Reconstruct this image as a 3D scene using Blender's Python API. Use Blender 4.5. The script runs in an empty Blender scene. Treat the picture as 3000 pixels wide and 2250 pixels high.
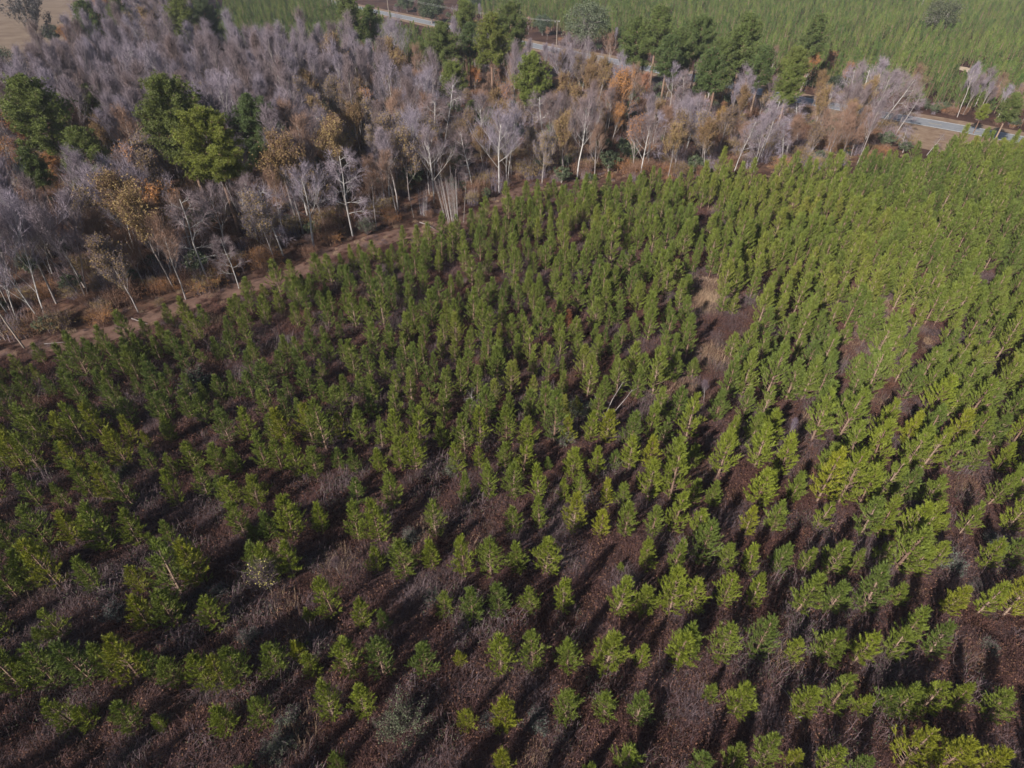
import bpy, math, random
import numpy as np
from mathutils import Vector, Matrix

S = bpy.context.scene
COL = S.collection
R = math.radians
# ------------------------------------------------------------------ camera
H, PITCH, FPX = 38.0, 39.0, 1700.0
cam_d = bpy.data.cameras.new("camera")
cam_d.lens = 36.0 * FPX / 3000.0
cam_d.clip_end = 3000
cam = bpy.data.objects.new("camera", cam_d)
cam.location = (0, 0, H)
cam.rotation_euler = (R(90 - PITCH), 0, 0)
COL.objects.link(cam)
S.camera = cam
# ------------------------------------------------------------------ light
SUN_EL, SUN_AZ = 30.0, 37.8          # shadows run 37.8 deg right of straight ahead
w = bpy.data.worlds.new("World"); S.world = w; w.use_nodes = True
nt = w.node_tree; nt.nodes.clear()
sky = nt.nodes.new('ShaderNodeTexSky'); sky.sky_type = 'NISHITA'; sky.sun_disc = False
sky.sun_elevation = R(SUN_EL); sky.sun_rotation = R(180 + SUN_AZ)
bg = nt.nodes.new('ShaderNodeBackground'); bg.inputs[1].default_value = 0.062
wo = nt.nodes.new('ShaderNodeOutputWorld')
nt.links.new(sky.outputs[0], bg.inputs[0]); nt.links.new(bg.outputs[0], wo.inputs[0])
sl = bpy.data.lights.new("sun", 'SUN'); sl.energy = 5.0; sl.angle = R(0.5); sl.color = (1.0, 0.93, 0.84)
so = bpy.data.objects.new("sun", sl); COL.objects.link(so)
a = R(SUN_AZ); e = R(SUN_EL)
sun_dir = Vector((math.sin(a) * math.cos(e), math.cos(a) * math.cos(e), -math.sin(e)))
so.rotation_euler = sun_dir.to_track_quat('-Z', 'Y').to_euler()
so.location = (-60, -60, 90)
S.view_settings.view_transform = 'Standard'; S.view_settings.look = 'None'
S.view_settings.gamma = 1.0; S.view_settings.exposure = 0.75
S.cycles.max_bounces = 4; S.cycles.diffuse_bounces = 2; S.cycles.glossy_bounces = 1
S.cycles.transparent_max_bounces = 4; S.cycles.volume_bounces = 0

# ------------------------------------------------------------------ helpers
rng = random.Random(11)
SP, CP = math.sin(R(PITCH)), math.cos(R(PITCH))
def at(px, py, z=0.0):
    """photo pixel (3000 x 2250) -> point of the horizontal plane at height z"""
    u, v = (px - 1500) / FPX, (py - 1125) / FPX
    d = SP + v * CP
    F = (H - z) / d
    return (u * F, (H - z) * (CP - v * SP) / d)
def px_of(x, y, z=0.0):
    F = y * CP + (H - z) * SP
    U = y * SP - (H - z) * CP
    return (1500 + FPX * x / F, 1125 - FPX * U / F)
def depth(x, y): return y * CP + H * SP
def inpoly(x, y, P):
    c = False; n = len(P); j = n - 1
    for i in range(n):
        xi, yi = P[i]; xj, yj = P[j]
        if (yi > y) != (yj > y) and x < (xj - xi) * (y - yi) / (yj - yi) + xi: c = not c
        j = i
    return c

class MB:
    def __init__(s): s.v = []; s.f = []; s.m = []
    def tri(s, a, b, c, m=0):
        n = len(s.v); s.v += [tuple(a), tuple(b), tuple(c)]; s.f.append((n, n+1, n+2)); s.m.append(m)
    def quad(s, a, b, c, d, m=0):
        n = len(s.v); s.v += [tuple(a), tuple(b), tuple(c), tuple(d)]; s.f.append((n, n+1, n+2, n+3)); s.m.append(m)
    def tube(s, pts, rad, sides=5, m=0):
        n0 = len(s.v); k = len(pts)
        for i in range(k):
            d = (pts[min(i+1, k-1)] - pts[max(i-1, 0)])
            if d.length < 1e-6: d = Vector((0, 0, 1))
            d.normalize()
            x = d.cross(Vector((0.31, 0.92, 0.21))).normalized(); y = d.cross(x)
            for q in range(sides):
                t = 2 * math.pi * q / sides
                s.v.append(tuple(pts[i] + (x * math.cos(t) + y * math.sin(t)) * rad[i]))
        for i in range(k-1):
            for q in range(sides):
                a = n0 + i*sides + q; b = n0 + i*sides + (q+1) % sides
                s.f.append((a, b, b+sides, a+sides)); s.m.append(m)
    def mesh(s, name, mats):
        me = bpy.data.meshes.new(name)
        me.from_pydata(s.v, [], s.f)
        for mt in mats: me.materials.append(mt)
        if any(s.m): me.polygons.foreach_set('material_index', s.m)
        me.update()
        return me
    def add(s, o, m):
        n = len(s.v); s.v += o.v; s.f += [tuple(i+n for i in f) for f in o.f]; s.m += [m] * len(o.f)

def rv(r=rng):
    z = r.uniform(-1, 1); t = r.uniform(0, 6.2832); q = math.sqrt(1 - z*z)
    return Vector((q*math.cos(t), q*math.sin(t), z))
def perp(d, r=rng):
    p = d.cross(rv(r))
    while p.length < 1e-3: p = d.cross(rv(r))
    return p.normalized()

# ------------------------------------------------------------------ materials
def mat_nodes(name):
    m = bpy.data.materials.new(name); m.use_nodes = True
    t = m.node_tree; b = t.nodes['Principled BSDF']
    return m, t, b
def ramp(t, cols):
    n = t.nodes.new('ShaderNodeValToRGB'); cr = n.color_ramp
    while len(cr.elements) < len(cols): cr.elements.new(0.5)
    for el, (p, c) in zip(cr.elements, cols): el.position = p; el.color = (*c, 1)
    return n
def foliage(name, cols, rough=0.6, var=0.35, scale=3.0, spec=0.25, region=None):
    """colour by per-plant random (ramp), times a small noise inside the plant, times the object's own colour"""
    m, t, b = mat_nodes(name); L = t.links
    oi = t.nodes.new('ShaderNodeObjectInfo')
    rp = ramp(t, cols)
    if region:
        nz = t.nodes.new('ShaderNodeTexNoise'); nz.inputs['Scale'].default_value = region; nz.inputs['Detail'].default_value = 2
        L.new(oi.outputs['Location'], nz.inputs['Vector'])
        ma = t.nodes.new('ShaderNodeMath'); ma.operation = 'MULTIPLY_ADD'
        L.new(nz.outputs[0], ma.inputs[0]); ma.inputs[1].default_value = 1.6; ma.inputs[2].default_value = -0.75
        md = t.nodes.new('ShaderNodeMath'); md.operation = 'MULTIPLY_ADD'
        L.new(oi.outputs['Random'], md.inputs[0]); md.inputs[1].default_value = 0.55; L.new(ma.outputs[0], md.inputs[2])
        ad = t.nodes.new('ShaderNodeMath'); ad.operation = 'ADD'; L.new(md.outputs[0], ad.inputs[0]); ad.inputs[1].default_value = 0.18
        L.new(ad.outputs[0], rp.inputs[0])
    else:
        L.new(oi.outputs['Random'], rp.inputs[0])
    geo = t.nodes.new('ShaderNodeNewGeometry')
    ns = t.nodes.new('ShaderNodeTexNoise'); ns.inputs['Scale'].default_value = scale; ns.inputs['Detail'].default_value = 3
    L.new(geo.outputs['Position'], ns.inputs['Vector'])
    mr = t.nodes.new('ShaderNodeMapRange'); mr.inputs[1].default_value = 0.3; mr.inputs[2].default_value = 0.7
    mr.inputs[3].default_value = 1 - var; mr.inputs[4].default_value = 1 + var
    L.new(ns.outputs[0], mr.inputs[0])
    mx = t.nodes.new('ShaderNodeMix'); mx.data_type = 'RGBA'; mx.blend_type = 'MULTIPLY'; mx.inputs[0].default_value = 1
    L.new(rp.outputs[0], mx.inputs[6]); L.new(oi.outputs['Color'], mx.inputs[7])
    hv = t.nodes.new('ShaderNodeHueSaturation'); L.new(mx.outputs[2], hv.inputs['Color']); L.new(mr.outputs[0], hv.inputs['Value'])
    L.new(hv.outputs[0], b.inputs['Base Color'])
    b.inputs['Roughness'].default_value = rough; b.inputs['Specular IOR Level'].default_value = spec
    return m
M = {}
M['needle'] = foliage('pine needles', [(0.0, (0.080, 0.112, 0.024)), (0.35, (0.108, 0.140, 0.025)), (0.7, (0.136, 0.162, 0.027)), (1.0, (0.178, 0.180, 0.032))], 0.55, 0.3, 2.0, 0.3, region=0.035)
M['needle_one'] = foliage('pine needles near', [(0.0, (0.122, 0.148, 0.024)), (1.0, (0.138, 0.162, 0.024))], 0.55, 0.3, 2.5, 0.3)
M['farneedle'] = foliage('distant pine needles', [(0.0, (0.055, 0.095, 0.026)), (0.4, (0.090, 0.135, 0.032)), (1.0, (0.135, 0.170, 0.038))], 0.55, 0.35, 0.25, 0.3)
M['bigneedle'] = foliage('tall pine needles', [(0.0, (0.085, 0.110, 0.030)), (1.0, (0.10, 0.124, 0.034))], 0.55, 0.35, 0.6, 0.3)
M['bark'] = foliage('pine bark', [(0, (0.16, 0.10, 0.075)), (1, (0.24, 0.17, 0.13))], 0.9, 0.3, 5.0, 0.1)
M['greybark'] = foliage('grey bark', [(0, (0.155, 0.13, 0.125)), (1, (0.28, 0.25, 0.24))], 0.85, 0.3, 2.0, 0.15)
M['palebark'] = foliage('pale bark', [(0, (0.27, 0.25, 0.24)), (1, (0.40, 0.38, 0.37))], 0.8, 0.25, 2.0, 0.2)
M['twig'] = foliage('bare twigs', [(0, (0.155, 0.112, 0.108)), (0.4, (0.19, 0.152, 0.168)), (1, (0.24, 0.208, 0.255))], 0.9, 0.2, 0.3, 0.1)
M['browntwig'] = foliage('brown twigs', [(0, (0.19, 0.115, 0.085)), (1, (0.25, 0.16, 0.12))], 0.9, 0.2, 0.3, 0.1)
M['gold'] = foliage('golden brown leaves', [(0, (0.165, 0.108, 0.045)), (1, (0.22, 0.158, 0.062))], 0.7, 0.35, 0.7, 0.2)
M['rust'] = foliage('rusty leaves', [(0, (0.28, 0.120, 0.042)), (1, (0.34, 0.165, 0.052))], 0.7, 0.35, 0.7, 0.2)
M['oakleaf'] = foliage('evergreen leaves', [(0, (0.055, 0.07, 0.035)), (1, (0.08, 0.10, 0.055))], 0.6, 0.35, 0.8, 0.3)
M['shrubleaf'] = foliage('grey green shrub leaves', [(0, (0.085, 0.10, 0.065)), (1, (0.12, 0.135, 0.10))], 0.7, 0.3, 2.0, 0.2)
M['drableaf'] = foliage('drab leaves', [(0, (0.05, 0.06, 0.035)), (1, (0.075, 0.08, 0.05))], 0.8, 0.3, 2.0, 0.1)
M['bramble'] = foliage('bramble canes', [(0, (0.072, 0.035, 0.032)), (0.4, (0.088, 0.045, 0.042)), (0.8, (0.112, 0.066, 0.066)), (1, (0.125, 0.058, 0.036))], 0.9, 0.35, 0.8, 0.1, region=0.12)
M['greycane'] = foliage('grey canes', [(0, (0.10, 0.068, 0.070)), (1, (0.14, 0.105, 0.115))], 0.9, 0.3, 1.0, 0.1)
M['deadleaf'] = foliage('dead leaves', [(0, (0.10, 0.048, 0.032)), (1, (0.15, 0.082, 0.052))], 0.9, 0.35, 1.5, 0.1)
M['straw'] = foliage('dry grass blades', [(0, (0.25, 0.165, 0.11)), (1, (0.35, 0.255, 0.175))], 0.9, 0.25, 0.6, 0.1)
M['redpine'] = foliage('dead pine needles', [(0, (0.22, 0.09, 0.05)), (1, (0.24, 0.10, 0.05))], 0.8, 0.3, 2.0, 0.1)

def ground_mat():
    m, t, b = mat_nodes('leaf litter'); L = t.links
    g = t.nodes.new('ShaderNodeNewGeometry')
    def noise(sc, det, rough=0.6):
        n = t.nodes.new('ShaderNodeTexNoise'); n.inputs['Scale'].default_value = sc; n.inputs['Detail'].default_value = det
        n.inputs['Roughness'].default_value = rough; L.new(g.outputs['Position'], n.inputs['Vector']); return n
    n1 = noise(0.09, 5); n2 = noise(2.2, 8, 0.75); n3 = noise(9.0, 6, 0.8)
    r1 = ramp(t, [(0.3, (0.042, 0.022, 0.020)), (0.5, (0.072, 0.040, 0.034)), (0.62, (0.095, 0.054, 0.040)), (0.78, (0.135, 0.085, 0.06))])
    L.new(n1.outputs[0], r1.inputs[0])
    r2 = ramp(t, [(0.28, (0.35, 0.33, 0.33)), (0.5, (0.95, 0.92, 0.9)), (0.72, (1.5, 1.42, 1.36))]); L.new(n2.outputs[0], r2.inputs[0])
    r3 = ramp(t, [(0.3, (0.5, 0.48, 0.46)), (0.7, (1.4, 1.4, 1.4))]); L.new(n3.outputs[0], r3.inputs[0])
    a = t.nodes.new('ShaderNodeMix'); a.data_type = 'RGBA'; a.blend_type = 'MULTIPLY'; a.inputs[0].default_value = 1
    L.new(r1.outputs[0], a.inputs[6]); L.new(r2.outputs[0], a.inputs[7])
    c = t.nodes.new('ShaderNodeMix'); c.data_type = 'RGBA'; c.blend_type = 'MULTIPLY'; c.inputs[0].default_value = 1
    L.new(a.outputs[2], c.inputs[6]); L.new(r3.outputs[0], c.inputs[7])
    L.new(c.outputs[2], b.inputs['Base Color'])
    bp = t.nodes.new('ShaderNodeBump'); bp.inputs['Strength'].default_value = 1.0; bp.inputs['Distance'].default_value = 0.25
    L.new(n2.outputs[0], bp.inputs['Height']); L.new(bp.outputs[0], b.inputs['Normal'])
    b.inputs['Roughness'].default_value = 0.95; b.inputs['Specular IOR Level'].default_value = 0.1
    return m
def simple_noise_mat(name, c1, c2, sc, bump=0.0, rough=0.95, det=6, lo=0.35, hi=0.65):
    m, t, b = mat_nodes(name); L = t.links
    g = t.nodes.new('ShaderNodeNewGeometry'); n = t.nodes.new('ShaderNodeTexNoise')
    n.inputs['Scale'].default_value = sc; n.inputs['Detail'].default_value = det; n.inputs['Roughness'].default_value = 0.65
    L.new(g.outputs['Position'], n.inputs['Vector'])
    r = ramp(t, [(lo, c1), (hi, c2)]); L.new(n.outputs[0], r.inputs[0]); L.new(r.outputs[0], b.inputs['Base Color'])
    if bump:
        bp = t.nodes.new('ShaderNodeBump'); bp.inputs['Strength'].default_value = 0.8; bp.inputs['Distance'].default_value = bump
        L.new(n.outputs[0], bp.inputs['Height']); L.new(bp.outputs[0], b.inputs['Normal'])
    b.inputs['Roughness'].default_value = rough; b.inputs['Specular IOR Level'].default_value = 0.15
    return m
M['ground'] = ground_mat()
M['track'] = simple_noise_mat('track soil', (0.08, 0.046, 0.036), (0.165, 0.10, 0.078), 0.8, 0.15)
M['verge'] = simple_noise_mat('verge grass', (0.15, 0.095, 0.065), (0.25, 0.18, 0.125), 0.5, 0.1)
M['pasture'] = simple_noise_mat('pasture', (0.13, 0.088, 0.062), (0.19, 0.14, 0.10), 0.12, 0.1)
M['asphalt'] = simple_noise_mat('asphalt', (0.17, 0.175, 0.19), (0.22, 0.225, 0.24), 0.7, 0.0, 0.85)
M['paint'] = simple_noise_mat('road paint', (0.55, 0.55, 0.53), (0.75, 0.75, 0.72), 1.2, 0.0, 0.6)
M['yellow'] = simple_noise_mat('yellow paint', (0.4, 0.32, 0.14), (0.5, 0.4, 0.2), 1.2, 0.0, 0.6)
M['sand'] = simple_noise_mat('sand', (0.33, 0.25, 0.18), (0.50, 0.40, 0.30), 1.2, 0.1)
M['pole'] = simple_noise_mat('weathered pole', (0.16, 0.13, 0.11), (0.26, 0.22, 0.19), 3.0)
M['wire'] = simple_noise_mat('wire', (0.25, 0.25, 0.26), (0.3, 0.3, 0.3), 3.0)
M['porcelain'] = simple_noise_mat('porcelain', (0.5, 0.5, 0.5), (0.6, 0.6, 0.6), 3.0)

# ------------------------------------------------------------------ scene object helpers
def tag(o, label=None, cat=None, group=None, kind=None):
    if label: o['label'] = label
    if cat: o['category'] = cat
    if group: o['group'] = group
    if kind: o['kind'] = kind
    return o
def obj(name, me, parent=None):
    o = bpy.data.objects.new(name, me); COL.objects.link(o)
    if parent: o.parent = parent
    return o
def strip(name, line, wid, z, m, n=1):
    """a sheet that follows a line of ground points; wid = (left, right) offsets"""
    mb = MB(); P = [Vector((x, y, 0)) for x, y in line]; N = []
    for i in range(len(P)):
        d = (P[min(i+1, len(P)-1)] - P[max(i-1, 0)]).normalized(); N.append(Vector((-d.y, d.x, 0)))
    for i in range(len(P)-1):
        w0 = wid(i) if callable(wid) else wid; w1 = wid(i+1) if callable(wid) else wid
        a = P[i] + N[i]*w0[0]; b = P[i] + N[i]*w0[1]; c = P[i+1] + N[i+1]*w1[1]; d = P[i+1] + N[i+1]*w1[0]
        mb.quad((a.x, a.y, z), (b.x, b.y, z), (c.x, c.y, z), (d.x, d.y, z))
    o = obj(name, mb.mesh(name, [m])); tag(o, kind='structure'); return o
def smooth(line, step=6.0):
    P = [Vector((x, y, 0)) for x, y in line]; out = []
    P = [P[0]*2 - P[1]] + P + [P[-1]*2 - P[-2]]
    for i in range(1, len(P)-2):
        n = max(2, int((P[i+1]-P[i]).length/step))
        for k in range(n):
            t = k/n
            q = 0.5*((2*P[i]) + (-P[i-1]+P[i+1])*t + (2*P[i-1]-5*P[i]+4*P[i+1]-P[i+2])*t*t + (-P[i-1]+3*P[i]-3*P[i+1]+P[i+2])*t**3)
            out.append((q.x, q.y))
    out.append((P[-2].x, P[-2].y)); return out

# ------------------------------------------------------------------ ground, road, track
mb = MB(); mb.quad((-900, -60, 0), (900, -60, 0), (900, 1500, 0), (-900, 1500, 0))
tag(obj('ground', mb.mesh('ground', [M['ground']])), kind='structure')
ROADPX = [(1072, 28), (1180, 50), (1307, 78), (1560, 133), (1760, 172), (2050, 232), (2335, 291), (2560, 332), (2720, 360), (2859, 385), (3000, 412)]
road = [at(*p) for p in ROADPX]
d0 = Vector(road[0]) - Vector(road[2]); d1 = Vector(road[-1]) - Vector(road[-3])
road = [tuple(Vector(road[0]) + d0*2.5)] + road + [tuple(Vector(road[-1]) + d1.normalized()*60)]
RL = smooth(road)
strip('verge', RL, lambda i: (-7.0 if RL[i][0] < 60 else -22.0, 7.5), 0.006, M['verge'])
strip('road', RL, (-3.5, 3.5), 0.05, M['asphalt'])
strip('road_edge_line', RL, (-3.2, -3.03), 0.054, M['paint'])
strip('road_edge_line', RL, (3.03, 3.2), 0.054, M['paint'])
i = 0
mbd = MB()
for i in range(0, len(RL)-1):
    a_, b_ = Vector(RL[i]), Vector(RL[i+1]); dd = (b_-a_); nn = Vector((-dd.y, dd.x)).normalized()*0.08
    if i % 2 == 0:
        e_ = a_ + dd*0.55
        mbd.quad((*(a_+nn), 0.054), (*(a_-nn), 0.054), (*(e_-nn), 0.054), (*(e_+nn), 0.054))
tag(obj('road_centre_marking', mbd.mesh('road_centre_marking', [M['yellow']])), kind='structure')
TRACKPX = [(-260, 1100), (68, 1017), (316, 972), (497, 910), (678, 854), (859, 796), (1027, 723), (1235, 678), (1339, 652), (1452, 601), (1515, 565), (1600, 540)]
TL = smooth([at(*p) for p in TRACKPX], 3.0)
tr_ = random.Random(5)
ww = [(-1.0 - tr_.random()*1.5, 1.0 + tr_.random()*1.5) for _ in TL]
strip('track', TL, lambda i: ww[i], 0.004, M['track'])
# pasture in the far left corner, sandy bare spot in the plantation
def patch(name, pts, z, m):
    mb = MB(); n = len(pts); mb.v = [(x, y, z) for x, y in pts]; mb.f = [tuple(range(n))]; mb.m = [0]
    return tag(obj(name, mb.mesh(name, [m])), kind='structure')
patch('pasture', [at(-500, 420), at(-200, 390), at(60, 330), at(150, 270), at(230, 150), at(260, 60), at(330, 0), at(300, -60), at(-500, -60)], 0.008, M['pasture'])
FLOORPX = [(-500, 1060), (0, 1000), (280, 958), (497, 893), (678, 833), (859, 778), (1027, 702), (1235, 650), (1430, 585), (1505, 545), (1700, 540), (1990, 528), (2150, 505), (2400, 500), (2600, 470), (2680, 430), (2600, 385), (2335, 330), (2050, 262), (1760, 212), (1561, 168), (1307, 118), (1000, 60), (340, 20), (290, 70), (230, 140), (150, 215), (-200, 290), (-500, 330)]
M['floor'] = simple_noise_mat('rusty leaf litter', (0.045, 0.026, 0.021), (0.125, 0.068, 0.046), 0.6, 0.15)
patch('forest_floor', [at(*p) for p in FLOORPX], 0.003, M['floor'])
sx, sy = at(2578, 940)
patch('sand_patch', [(sx + math.cos(t*0.7)*(.95 + 0.5*math.sin(t*2.3)), sy + math.sin(t*0.7)*(1.8 + 0.4*math.cos(t*1.7))) for t in range(9)], 0.012, M['sand'])
sx, sy = at(2835, 205)
patch('clay_patch', [(sx + math.cos(t*0.7)*(2.6 + 0.5*math.sin(t*2.3)), sy + math.sin(t*0.7)*(6.5 + 0.4*math.cos(t*1.7))) for t in range(9)], 0.012, M['sand'])

# ------------------------------------------------------------------ plant prototypes
def young_pine(seed, h, rad, nshoot_scale=1.0, openness=0.0, nw=0.011, nn=34):
    r = random.Random(seed); cr = MB(); tr = MB()
    lean = Vector((r.uniform(-.04, .04), r.uniform(-.04, .04), 0))
    pts = [Vector((0, 0, 0)) + lean*(k/6*h) + Vector((0, 0, h*k/6)) for k in range(7)]
    tr.tube(pts, [0.065*h/4*(1-k/7)+0.012 for k in range(7)], 5)
    def needles(p, d, l, n, nl):
        for k in range(n):
            t = (k + r.random())/n
            q = p + d*(l*t)
            a_ = R(r.uniform(18, 46)); pd = perp(d, r)
            nd = (d*math.cos(a_) + pd*math.sin(a_))
            wv = nd.cross(rv(r)).normalized()*nw
            L_ = nl*r.uniform(.75, 1.15)
            cr.tri(q-wv, q+wv, q+nd*L_)
    z = 0.16*h; wi = 0
    while z < h*0.97:
        t = (z/h-0.16)/0.84
        prof = (min(1, 0.55+t*2.6) if t < 0.18 else (1-(t-0.18)/0.82)**0.78)
        L0 = rad*prof*1.0
        nb = r.choice([4, 5, 5, 6]); ph = r.uniform(0, 6.28)
        for b in range(nb):
            if r.random() < openness: continue
            az = ph + b*6.283/nb + r.uniform(-.3, .3); L_ = L0*r.uniform(.6, 1.3)
            up = R(22 + 38*t + r.uniform(-8, 8))
            d = Vector((math.cos(az)*math.cos(up), math.sin(az)*math.cos(up), math.sin(up)))
            b0 = lean*z + Vector((0, 0, z)); c1 = b0 + d*L_*0.55
            d2 = (d + Vector((0, 0, 0.45))).normalized(); c2 = c1 + d2*L_*0.55
            tr.tube([b0, c1, c2], [0.018, 0.012, 0.005], 3)
            ns = max(2, int((1.4 + L_*3.8)*nshoot_scale))
            for s_ in range(ns):
                u = 0.28 + 0.72*(s_+0.5)/ns
                q = b0.lerp(c1, u/0.5) if u < 0.5 else c1.lerp(c2, (u-0.5)/0.5)
                side = perp(d, r); side.z = abs(side.z)*0.7
                sd = (d2*0.75 + side*0.8 + Vector((0, 0, 0.35))).normalized()
                sl_ = r.uniform(.26, .48)
                needles(q, sd, sl_, nn, 0.15)
            needles(c2 - d2*0.1, d2, 0.38, nn+5, 0.16)
        z += h*0.055*r.uniform(.8, 1.25)
    top = pts[-1]
    needles(top - Vector((0, 0, .25)), Vector((0, 0, 1)), 0.55, 34, 0.12)
    for k in range(4):
        a_ = r.uniform(0, 6.28); d = Vector((math.cos(a_)*.45, math.sin(a_)*.45, 1)).normalized()
        needles(top - Vector((0, 0, .3)), d, 0.38, 18, 0.13)
    return tr, cr

def tall_pine(seed, h, rad, base=0.42):
    r = random.Random(seed); cr = MB(); tr = MB()
    bend = Vector((r.uniform(-1, 1), r.uniform(-1, 1), 0))*0.5
    pts = [bend*((k/8)**2) + Vector((0, 0, h*k/8)) for k in range(9)]
    tr.tube(pts, [0.30*(1-k/8.6)**0.8+0.02 for k in range(9)], 7)
    nb = int(74*rad/5)
    for b in range(nb):
        t = (b + r.random())/nb
        z = h*(base + (0.97-base)*t)
        prof = math.sin(math.pi*min(1, 0.22 + 0.80*t))**0.7
        L_ = rad*prof*r.uniform(.65, 1.12)
        az = b*2.4 + r.uniform(-.4, .4); up = R(-5 + 55*t**1.5 + r.uniform(-10, 10))
        d = Vector((math.cos(az)*math.cos(up), math.sin(az)*math.cos(up), math.sin(up)))
        b0 = bend*((z/h)**2) + Vector((0, 0, z)); c1 = b0 + d*L_*.6
        d2 = (d+Vector((0, 0, .35))).normalized(); c2 = c1 + d2*L_*.4
        tr.tube([b0, c1, c2], [0.09*(1-t)+.03, .04, .015], 4)
        nt_ = max(4, int(L_*7.5))
        for k in range(nt_):
            u = 0.3 + 0.7*(k+r.random())/nt_
            q = (b0.lerp(c1, u/.6) if u < .6 else c1.lerp(c2, (u-.6)/.4)) + rv(r)*r.uniform(0.1, 0.75)*(L_/rad)*1.0
            tr.tube([b0.lerp(c1, min(1, u/.7)), q], [.02, .01], 3)
            for c in range(4):
                qq = q + rv(r)*0.45
                for n in range(15):
                    nd = (rv(r) + Vector((0, 0, .55)) + d*0.3).normalized()
                    wv = nd.cross(rv(r)).normalized()*0.03
                    cr.tri(qq-wv, qq+wv, qq+nd*r.uniform(.25, .42))
    return tr, cr

def bare_tree(seed, h, spread, stems=1, leaf=0.0, lean=(0, 0), fork=0.45, leafsize=0.13, nlev=3, twn=1.0, upb=0.35, angs=(16, 42)):
    """trunk mesh with limbs, twig mesh, leaf mesh"""
    r = random.Random(seed); tr = MB(); tw = MB(); lf = MB()
    def twigs(p, d, l):
        n = int(5*twn)+r.randint(0, 1)
        for k in range(n):
            q = p + d*l*r.random()
            td = (d*0.8 + perp(d, r)*r.uniform(.3, .9) + Vector((0, 0, upb))).normalized()
            L_ = r.uniform(.6, 1.6)
            wv = perp(td, r)*0.013
            q2 = q + td*L_
            tw.tri(q-wv, q+wv, q2)
            for kk in range(2):
                qq = q + td*L_*r.uniform(.25, .8); sd = (td + perp(td, r)*.75).normalized(); wv2 = perp(sd, r)*0.011
                tw.tri(qq-wv2, qq+wv2, qq+sd*r.uniform(.3, .6))
            if leaf > 0:
                for kk in range(int(leaf) + (1 if r.random() < leaf % 1 else 0)):
                    c = q + td*L_*r.random() + rv(r)*.1
                    x = rv(r)*leafsize; y = perp(x, r)*leafsize*.8
                    lf.quad(c-x-y, c+x-y, c+x+y, c-x+y)
    def limb(p, d, l, rad_, lev):
        ns = 4 if lev == 0 else 3
        pts = [p]; dd = d.copy(); rr = [rad_]
        for k in range(ns):
            dd = (dd + rv(r)*(.10 if lev == 0 else .2) + Vector((0, 0, upb*.25 if lev else 0.05))).normalized()
            pts.append(pts[-1] + dd*l/ns); rr.append(rad_*(1-(k+1)/ns*(0.55 if lev == 0 else .75)))
        tr.tube(pts, rr, 6 if lev == 0 else (4 if lev == 1 else 3))
        if lev < nlev:
            nb = [11, 5, 4][lev] if nlev == 3 else [10, 6][lev]
            for b in range(nb):
                lo = fork if lev == 0 else .2
                t = lo + (1-lo)*(b+r.random())/nb
                f = t*ns; i_ = min(ns-1, int(f)); q = pts[i_].lerp(pts[i_+1], f-i_)
                if lev == 0:
                    ang = R(r.uniform(*angs)); az = b*2.4+r.uniform(-.5, .5)
                    base = dd
                    px_ = base.cross(Vector((math.cos(az), math.sin(az), .01))).normalized()
                    nd = (base*math.cos(ang) + px_*math.sin(ang)).normalized()
                    L_ = spread*(1.15-.75*(t-lo)/(1-lo+1e-6))*r.uniform(.8, 1.2)
                else:
                    nd = (dd*.9 + perp(dd, r)*r.uniform(.35, .75) + Vector((0, 0, upb))).normalized()
                    L_ = l*r.uniform(.38, .6)
                limb(q, nd, L_, max(.012, rad_*[.34, .45, .5][lev]*(1.1-t*.4)), lev+1)
        if lev >= nlev-1:
            twigs(pts[-2], (pts[-1]-pts[-2]).normalized(), (pts[-1]-pts[-2]).length*1.6)
            if lev == nlev: twigs(pts[0], d, l)
    for s_ in range(stems):
        az = s_*6.283/stems + r.uniform(-.5, .5)
        off = Vector((math.cos(az), math.sin(az), 0))*(0 if stems == 1 else .25)
        d = Vector((lean[0], lean[1], 1)) + off*(0.9 if stems > 1 else 0)*r.uniform(.6, 1.2) + Vector((r.uniform(-.05, .05), r.uniform(-.05, .05), 0))
        limb(off, d.normalized(), h*r.uniform(.8, 1) * (0.86), 0.0090*h*(1 if stems == 1 else .6), 0)
    return tr, tw, lf

def evergreen(seed, h, rad, nclump=130, leafn=46, ls=.14):
    r = random.Random(seed); tr = MB(); lf = MB()
    tr.tube([Vector((0, 0, 0)), Vector((.1, 0, h*.3)), Vector((.1, .2, h*.6))], [.035*h, .028*h, .015*h], 6)
    for k in range(nclump):
        d = rv(r); d.z = d.z*.9
        rr = r.random()**.4
        c = Vector((d.x*rad*rr*r.uniform(.8, 1.1), d.y*rad*rr*r.uniform(.8, 1.1), h*.55 + d.z*h*.43*rr))
        if k % 3 == 0: tr.tube([Vector((.1, 0, h*.3)), c.lerp(Vector((0, 0, h*.5)), .5), c], [.012*h, .007*h, .003*h], 3)
        cs = rad*r.uniform(.14, .24)
        for n in range(leafn):
            q = c + rv(r)*cs*(r.random()**.5)
            x = rv(r)*ls; y = perp(x, r)*ls*.7
            lf.quad(q-x, q-y, q+x, q+y)
    return tr, lf

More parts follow.
